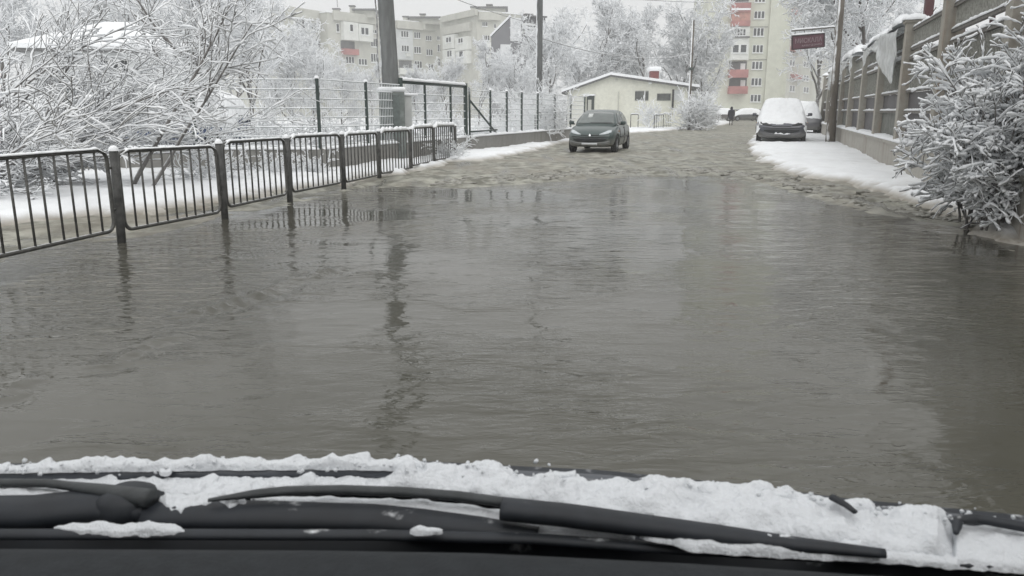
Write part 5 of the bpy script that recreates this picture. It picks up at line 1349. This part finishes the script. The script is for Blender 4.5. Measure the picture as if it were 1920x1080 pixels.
# young leaning tree with two snowy stems behind the second rail panel
SB = Spec(**{**SA.__dict__, 'kids': [1, 9, 7], 't0': [.45, .2, .1], 'trop': [-.004, .02, -.01], 'len': [(1,1),(.3,.55),(.35,.6)], 'wig': [.07,.3,.4], 'zspread': 0.0, 'snow': .015})
b5 = G(254, 372)
arching('young_tree', (b5.x, b5.y, .05), 'young two-stemmed tree leaning right, stems coated in snow, behind the second guard rail panel', 2, 110, SB, (2, 22), (58, 66), (3.3, 3.8), .036, 'tree')
SD = Spec(**{**SA.__dict__, 'kids': [1, 8, 7], 't0': [.1, .1, .1], 'trop': [.01, .02, -.01], 'len': [(1,1),(.35,.6),(.35,.6)], 'wig': [.2,.3,.4], 'zspread': 2.6, 'snow': .016})
arching('young_tree', (-7.25, 17.9, .3), 'snowy branching tree crown above the dark fence post at left', 11, 113, SD, (-60, 240), (20, 70), (1.6, 2.8), .028, 'tree')

# ---- big snow-laden bush on the right, bent down over the wall
SR = Spec(seg=[14,8,5], wig=[.20,.42,.55], trop=[-.085,-.08,-.05], kids=[1,14,7], t0=[.15,.10,.1], ang=[(0,0),(18,60),(20,70)], len=[(1,1),(.20,.40),(.35,.65)], fall=.35, tip=.35, rk=.62, rmin=.0045, r0=.02, sides=[6,5,4], trunk_levels=1, hk=1, snow=.0150, sfreq=16.0, lump=1.15, zmin=.12, reach=1.04, zspread=.25)
arching('snowy_bush', (5.82, 9.2, .05), 'large bush bent down by thick snow against the boundary wall at the right edge', 60, 201, SR, (0, 360), (66, 89), (1.3, 2.75), .015, 'bush')
SR2 = Spec(**{**SR.__dict__, 'trop': [-.03,-.04,-.03], 'kids': [1,8,5]})
arching('snowy_bush', (5.85, 8.95, .0), 'low tangle of snowy arching stems rooted at the water edge on the right', 16, 203, SR2, (60, 300), (35, 80), (0.7, 1.3), .012, 'bush')
# fallen sticks at the water's edge
for k, (a, b) in enumerate((((1752, 386), (1795, 384)), ((1775, 409), (1830, 388)), ((1800, 436), (1842, 426)))):
    A, B = G(*a), G(*b); A.z = B.z = .05
    tag(MB().path([A, A.lerp(B, .5) + Vector((0, .03, .03)), B], [.008, .012, .008], 6).build('fallen_stick', M_BRANCH, None, True),
        ['short dark stick lying flat at the foot of the right bush', 'longest thin stick slanting over the slush under the right bush', 'stick half in the water beside the snow heap'][k], 'stick', 'sticks in the slush')
# red scrap under the last guard rail panel
A, B = G(812, 307), G(836, 305)
tag(MB().path([A + Vector((0,0,.05)), A.lerp(B,.5) + Vector((0,0,.08)), B + Vector((0,0,.06))], .03, 6).build('plastic_scrap', plain('red_plastic', (.30, .09, .08), .6), None, True), 'small red plastic scrap under the last guard rail panel', 'litter')

# ================================================================== THE VIEWER'S OWN CAR (scuttle, wipers, dashboard)
M_OWN = paint('own_navy_paint', (0.055, 0.062, 0.075))
M_COWL = snowcap_mat('cowl_plastic', (0.013, 0.016, 0.021), 1.10, 1.42, 17, 1.5, .6)
M_WIPER = plain('wiper_metal', (0.036, 0.040, 0.042), 0.5, 0.3, 20)
M_WIPER2 = snowcap_mat('wiper_rubber', (0.014, 0.017, 0.022), 1.12, 1.45, 22, 1.5, .6)
M_DASH = plain('dashboard_plastic', (0.026, 0.029, 0.032), 0.75, 0.15, 40, 0, 0.2, 0.2)
M_GAP = plain('dashboard_gap_shade', (0.004, 0.0045, 0.005), 0.8, 0.1, 20, 0, 0, 0.1)
M_SNOWF = snow_mat('windscreen_snow', (0.72, 0.74, 0.765), 22.0, 0.45)
own = thing('own_car', (0, 0.2, 0), "viewer's own dark car: snowy wipers, scuttle and dashboard along the bottom edge", 'car')
ZC = 0.92
# rear edge of the bonnet as it shows above the wipers
EDGE = [(-260, 892), (0, 884), (300, 880), (600, 877), (800, 880), (960, 889), (1130, 897), (1300, 915), (1480, 936), (1600, 953), (1800, 972), (1920, 984), (2200, 1015)]
def edge_y(px): return interp(px, EDGE)
rows = []
pxs = np.linspace(-260, 2200, 60)
for px in pxs:
    e = G(px, edge_y(px), ZC + .012)
    lip = e + Vector((0, -.004, -.012)); und = e + Vector((0, .0, -.03)); 
    rows.append([und, lip, e + Vector((0, -.001, -.002)), e + Vector((0, .008, .002))] + [e + Vector((0, .008 + .80 * f, .002 - .43 * f - .10 * f ** 3)) for f in (.06, .15, .3, .5, .75, 1)])
mb = MB(); mb.grid(rows); fix_normals(mb.build('bonnet', M_OWN, own, True))
# scuttle tray between bonnet and windscreen
CUT = [(-260, 1004), (0, 1004), (600, 1005), (1000, 1013), (1280, 1034), (1600, 1050), (1920, 1066), (2200, 1080)]
rows = []
for px in pxs:
    a = G(px, edge_y(px) + 2, ZC - .012); b = G(px, interp(px, CUT) + 6, ZC - .02)
    rows.append([a + Vector((0, .03, 0))] + [a.lerp(b, f) + Vector((0, 0, -.012 * math.sin(f * math.pi) + .006 * math.sin(f * 20))) for f in np.linspace(0, 1, 14)] + [b + Vector((0, -.02, -.10))])
mb = MB(); mb.grid(rows); fix_normals(mb.build('scuttle', M_COWL, own, True))
# raised ribs and humps of the scuttle
def strip(pts, w, z, name, mat, flat=.5, n=8):
    P_ = [G(x, y, z) for x, y in pts]; Q = []
    for i in range(len(P_) - 1): Q += subdiv(P_[i], P_[i+1], 8)[:-1]
    Q.append(P_[-1]); W_ = [interp(i / (len(Q)-1), w) if isinstance(w, list) else w for i in range(len(Q))]
    return MB().path(Q, W_, n, flat=flat).build(name, mat, own, True)
strip([(-200, 962), (60, 960), (190, 948), (290, 950)], [(0, .030), (.7, .034), (1, .030)], ZC, 'scuttle_hump', M_COWL, .6)
strip([(280, 965), (520, 968), (700, 972), (900, 990), (1010, 1000)], [(0, .030), (.6, .026), (1, .012)], ZC - .005, 'scuttle_hump', M_COWL, .6)
strip([(-200, 1002), (300, 1002), (700, 1003), (1000, 1010), (1280, 1030), (1600, 1046), (1950, 1062)], .010, ZC - .002, 'glass_seal', M_WIPER2, .6)
# wiper arms and blades
strip([(-200, 908), (0, 905), (90, 906), (190, 919), (285, 935)], [(0, .0065), (.6, .008), (1, .016)], ZC + .020, 'wiper_arm', M_WIPER, .7)
pv = G(238, 932, ZC + .012)
mb = MB(); mb.path([pv + Vector((0, 0, -.03)), pv + Vector((0, 0, .004)), pv + Vector((0, 0, .012))], [.040, .036, .022], 20); mb.build('wiper_pivot', M_COWL, own, True)
strip([(390, 938), (470, 927), (540, 920), (640, 918), (760, 922), (860, 930), (948, 942)], [(0, .003), (.2, .008), (1, .0085)], ZC + .022, 'wiper_arm', M_WIPER, .7)
strip([(942, 954), (1060, 966), (1190, 983), (1350, 1004), (1500, 1022), (1660, 1038)], [(0, .019), (.25, .019), (.6, .016), (1, .007)], ZC + .022, 'wiper_blade', M_WIPER2, .7)
strip([(1560, 932), (1585, 946), (1603, 960)], [(0, .006), (1, .004)], ZC + .030, 'wiper_tip', M_WIPER2, .7)
strip([(1792, 1000), (1796, 975), (1830, 972), (1920, 988), (2150, 1020)], [(0, .003), (.15, .006), (1, .008)], ZC + .022, 'washer_hose', M_WIPER2, .8)
# deep gap, its shade put into a near-black colour, and dashboard, inside the windscreen
DE = [(-260, 1030), (0, 1030), (600, 1033), (900, 1038), (1300, 1058), (1600, 1078), (1920, 1096), (2200, 1110)]
rows, rows2 = [], []
for px in pxs:
    a = G(px, interp(px, CUT) + 3, ZC - .03); d = G(px, interp(px, DE), .955)
    rows.append([a, a + Vector((0, -.01, -.05)), d + Vector((0, .012, -.09)), d + Vector((0, .008, -.03))])
    rows2.append([d + Vector((0, .006, -.06)), d + Vector((0, .004, -.02)), d, d + Vector((0, -.012, .008)), d + Vector((0, -.03, .014)), d + Vector((0, -.08, .018)), d + Vector((0, -.25, .012)), d + Vector((0, -.32, -.05)), d + Vector((0, -.33, -.3))])
mb = MB(); mb.grid(rows); fix_normals(mb.build('dashboard_gap', M_GAP, own, True))
mb = MB(); mb.grid(rows2); fix_normals(mb.build('dashboard', M_DASH, own, True))
# the rest of the car: sill body, wings, wheels
mb = MB()
for x0, x1, y0, y1, z0, z1 in ((-.86, .86, -2.4, .35, .22, .62), (-.80, .80, .35, 1.60, .24, .44)):
    mb.bbox(((x0+x1)/2, (y0+y1)/2, (z0+z1)/2), (x1-x0, y1-y0, z1-z0), 0, .08)
mb.build('lower_body', M_OWN, own, True)
# cabin shell over and behind the viewer
rows = []
for y, z, w in ((-2.3, 1.05, .66), (-2.15, 1.40, .63), (-1.9, 1.58, .60), (-1.0, 1.66, .60), (-.2, 1.65, .60), (.18, 1.60, .59), (.30, 1.57, .58)):
    rows.append([(x * w, y, z - .05 * abs(x) ** 3) for x in np.linspace(-1, 1, 9)])
mb = MB(); mb.grid(rows); o = mb.build('roof', M_OWN, own, True); so = o.modifiers.new('t', 'SOLIDIFY'); so.thickness = .05
for s in (-1, 1):
    MB().path([(s*.86, .98, .80), (s*.80, .86, .95), (s*.68, .52, 1.34), (s*.585, .27, 1.55)], [.05, .045, .04, .04], 8).build('windscreen_pillar', M_OWN, own, True)
    MB().path([(s*.80, -.55, .80), (s*.74, -.55, 1.2), (s*.60, -.55, 1.62)], .05, 8).build('door_pillar', M_OWN, own, True)
    MB().path([(s*.80, -1.75, .80), (s*.74, -1.85, 1.2), (s*.60, -1.95, 1.56)], .09, 8).build('rear_pillar', M_OWN, own, True)
    MB().bbox((s*.82, -.85, .74), (.10, 2.7, .42), 0, .03).build('door', M_OWN, own, True)
MB().bbox((0, -2.32, .78), (1.5, .14, .56), 0, .05).build('tailgate', M_OWN, own, True)
tb, rb = wheel_meshes()
for y in (1.15, -1.5):
    for s in (-1, 1):
        w_ = MB(); w_.v = [(v[0]*s, v[1], v[2]) for v in tb.v]; w_.f = tb.f; w_.m = tb.m
        wo_ = fix_normals(w_.build('wheel', M_TYRE, own, True, False)); wo_.location = (s * .80, y - .2, .24)
        r2 = MB(); r2.v = [(v[0]*s, v[1], v[2]) for v in rb.v]; r2.f = rb.f; r2.m = rb.m
        fix_normals(r2.build('rim', M_RIM, wo_, True, False))

# crumbly snow caught on bonnet edge, wipers and scuttle
def snow_band(top, bot, z0, h, seed, nu=520, nv=26, rag=7.0, crumb=.010, shape=.55, name='snow', mod=None):
    x0, x1 = top[0][0], top[-1][0]; rows = []
    for i in range(nu + 1):
        px = lerp(x0, x1, i / nu); en = min(1, min(i, nu - i) / (nu * .02))
        r1 = rag * noise.fractal((px * .02, seed, 0), 1.0, 2.1, 6); r2 = rag * .7 * noise.fractal((px * .025, seed + 9, 0), 1.0, 2.1, 6)
        yt, yb = interp(px, top) + r1, interp(px, bot) + r2
        if yb < yt + 1: yb = yt + 1
        thick = min(1, (yb - yt) / 26); hm = (mod(px) if mod else 1.0)
        row = []
        for j in range(nv + 1):
            v = j / nv; p = G(px, lerp(yt, yb, v), z0)
            prof = max(0, math.sin(math.pi * min(1, max(0, v)))) ** shape
            nz = .62 + .55 * noise.fractal((p.x * 13, p.y * 13, seed), 1.1, 2.0, 3)
            cr = .55 * crumb * noise.fractal((p.x * 60, p.y * 60, seed * 2), 1.2, 2.2, 3)
            cl = noise.noise((p.x * 30 + seed, p.y * 30, 4.0)); cr += crumb * 1.1 * max(0, cl) 
            zz = (h * hm * nz * thick + cr * thick) * prof * en
            q = p + Vector((.5 * cr * prof, .6 * cr * prof, zz - (.004 if j in (0, nv) else 0)))
            row.append(q)
        rows.append(row)
    mb = MB(); mb.grid(rows); o = fix_normals(mb.build(name, M_SNOWF, own, True)); o['kind'] = 'stuff'; return o
ed = lambda a, b, off, n=12: [(x, edge_y(x) + off) for x in np.linspace(a, b, n)]
bl = lambda *p: (lambda px: interp(px, p))
# on the bonnet's edge
snow_band(ed(-100, 830, -14), ed(-100, 830, -1), ZC + .015, .030, 1.0, 700, 20, 3, .012,
          mod=bl((-100, .2), (60, .25), (100, .7), (180, 1.15), (235, 1.0), (300, .9), (370, .8), (395, 1.35), (430, .7), (480, 1.0), (520, .5), (560, .7), (620, 1.35), (700, 1.0), (780, .7), (830, .1)))
snow_band(ed(1330, 1640, -12), ed(1330, 1640, 1), ZC + .015, .026, 2.0, 320, 18, 3, .011, mod=bl((1330, .1), (1345, .8), (1365, .3), (1395, 1.5), (1480, 1.5), (1520, .6), (1600, .5), (1640, .4)))
snow_band(ed(1036, 1078, -8), ed(1036, 1078, 1), ZC + .015, .024, 2.6, 60, 14, 2, .010)
# main belt on the scuttle between bonnet and wipers
snow_band([(-100, 896), (0, 897), (90, 898), (270, 899), (530, 897), (720, 896), (760, 884), (830, 880), (950, 886), (1050, 902), (1200, 905), (1350, 920), (1480, 938), (1600, 956), (1700, 962), (1790, 966)],
          [(-100, 900), (0, 901), (90, 903), (180, 911), (290, 926), (370, 936), (440, 931), (530, 918), (640, 915), (800, 922), (945, 938), (1060, 952), (1200, 975), (1400, 1006), (1600, 1038), (1700, 1050), (1790, 1058)],
          ZC, .034, 3.0, 1100, 44, 4, .011, .42,
          mod=bl((-100, .15), (250, .25), (500, .25), (715, .28), (760, 1.0), (830, .75), (900, .95), (930, 1.0), (960, .75), (1040, .6), (1120, .75), (1200, 1.0), (1260, 1.1), (1330, .95), (1500, .95), (1620, 1.0), (1660, .9), (1740, 1.25), (1780, 1.15), (1790, .6)))
# lens of snow under the long arm, and lesser patches
snow_band([(470, 933), (560, 932), (700, 936), (850, 946), (945, 958), (1060, 968), (1190, 990)], [(470, 935), (560, 943), (700, 955), (850, 972), (945, 990), (1060, 1006), (1190, 1014)], ZC - .002, .012, 5.0, 420, 18, 2, .004)
snow_band([(-100, 912), (0, 912), (100, 914), (190, 925)], [(-100, 942), (0, 940), (130, 938), (190, 927)], ZC + .004, .014, 6.0, 220, 16, 3, .005)
snow_band([(100, 988), (122, 985), (150, 983), (240, 981), (325, 984), (345, 993)], [(100, 990), (122, 994), (150, 999), (240, 1001), (325, 1001), (345, 997)], ZC + .004, .011, 7.0, 220, 16, 5, .006)
snow_band([(288, 938), (310, 930), (350, 928), (400, 931), (440, 934), (466, 944)], [(288, 942), (310, 954), (340, 964), (372, 952), (400, 945), (430, 956), (466, 948)], ZC + .008, .013, 8.0, 200, 18, 9, .007)
snow_band([(1200, 988), (1300, 990), (1450, 1006), (1560, 1020), (1650, 1034)], [(1200, 1002), (1300, 1030), (1450, 1040), (1560, 1046), (1650, 1046)], ZC + .016, .014, 9.0, 300, 18, 5, .009)
snow_band([(1560, 1028), (1700, 1040), (1800, 1046)], [(1560, 1044), (1700, 1054), (1800, 1062)], ZC + .004, .012, 10.0, 160, 14, 5, .008)
snow_band([(1786, 985), (1830, 984), (1920, 998), (2060, 1014)], [(1786, 1060), (1830, 1064), (1920, 1070), (2060, 1080)], ZC, .016, 11.0, 220, 20, 4, .006, .35)
for a, b, c_, d2, sd in ((768, 830, 990, 998, 12.), (298, 322, 876, 887, 18.), (1822, 1840, 968, 974, 19.)):
    n_ = 9; tt = [i / (n_ - 1) for i in range(n_)]
    el = [math.sqrt(max(0, 1 - (2 * t - 1) ** 2)) for t in tt]; cy = (c_ + d2) / 2; hy = (d2 - c_) / 2
    snow_band([(lerp(a, b, t), cy - hy * e) for t, e in zip(tt, el)], [(lerp(a, b, t), cy + hy * e + 1) for t, e in zip(tt, el)], ZC + .014, .010, sd, 70, 14, 4, .005)
# loose crumbs
random.seed(77); mb = MB()
for k in range(150):
    px = random.uniform(0, 1900); p = G(px, edge_y(px) + random.gauss(-6, 7), ZC + .018 + random.random() * .010)
    r_ = random.uniform(.0012, .0034)
    bm = bmesh.new(); bmesh.ops.create_icosphere(bm, subdivisions=1, radius=r_)
    for v in bm.verts: v.co += v.co * 1.1 * noise.noise(v.co * 400 + Vector((k, 0, 0)))
    mb.add([p + v.co for v in bm.verts], [[v.index for v in f.verts] for f in bm.faces]); bm.free()
o = mb.build('snow_crumbs', M_SNOWF, own, True); o['kind'] = 'stuff'

# ================================================================== WINTER HAZE
bpy.context.view_layer.update()
def haze():
    x0, x1, y0, y1, z0, z1 = -260, 300, -70, 330, -2.2, 36.5
    m = bpy.data.materials.new('winter_haze'); m.use_nodes = True; nt = m.node_tree
    nt.nodes.remove(nt.nodes['Principled BSDF'])
    v = nt.nodes.new('ShaderNodeVolumePrincipled'); v.inputs['Color'].default_value = (0.99, 0.995, 1.0, 1); v.inputs['Density'].default_value = HAZE
    nt.links.new(v.outputs[0], nt.nodes['Material Output'].inputs['Volume'])
    o = MB().box(((x0+x1)/2, (y0+y1)/2, (z0+z1)/2), (x1-x0, y1-y0, z1-z0)).build('haze', m); tag(o, kind='stuff')
HAZE = 0.0016
haze()
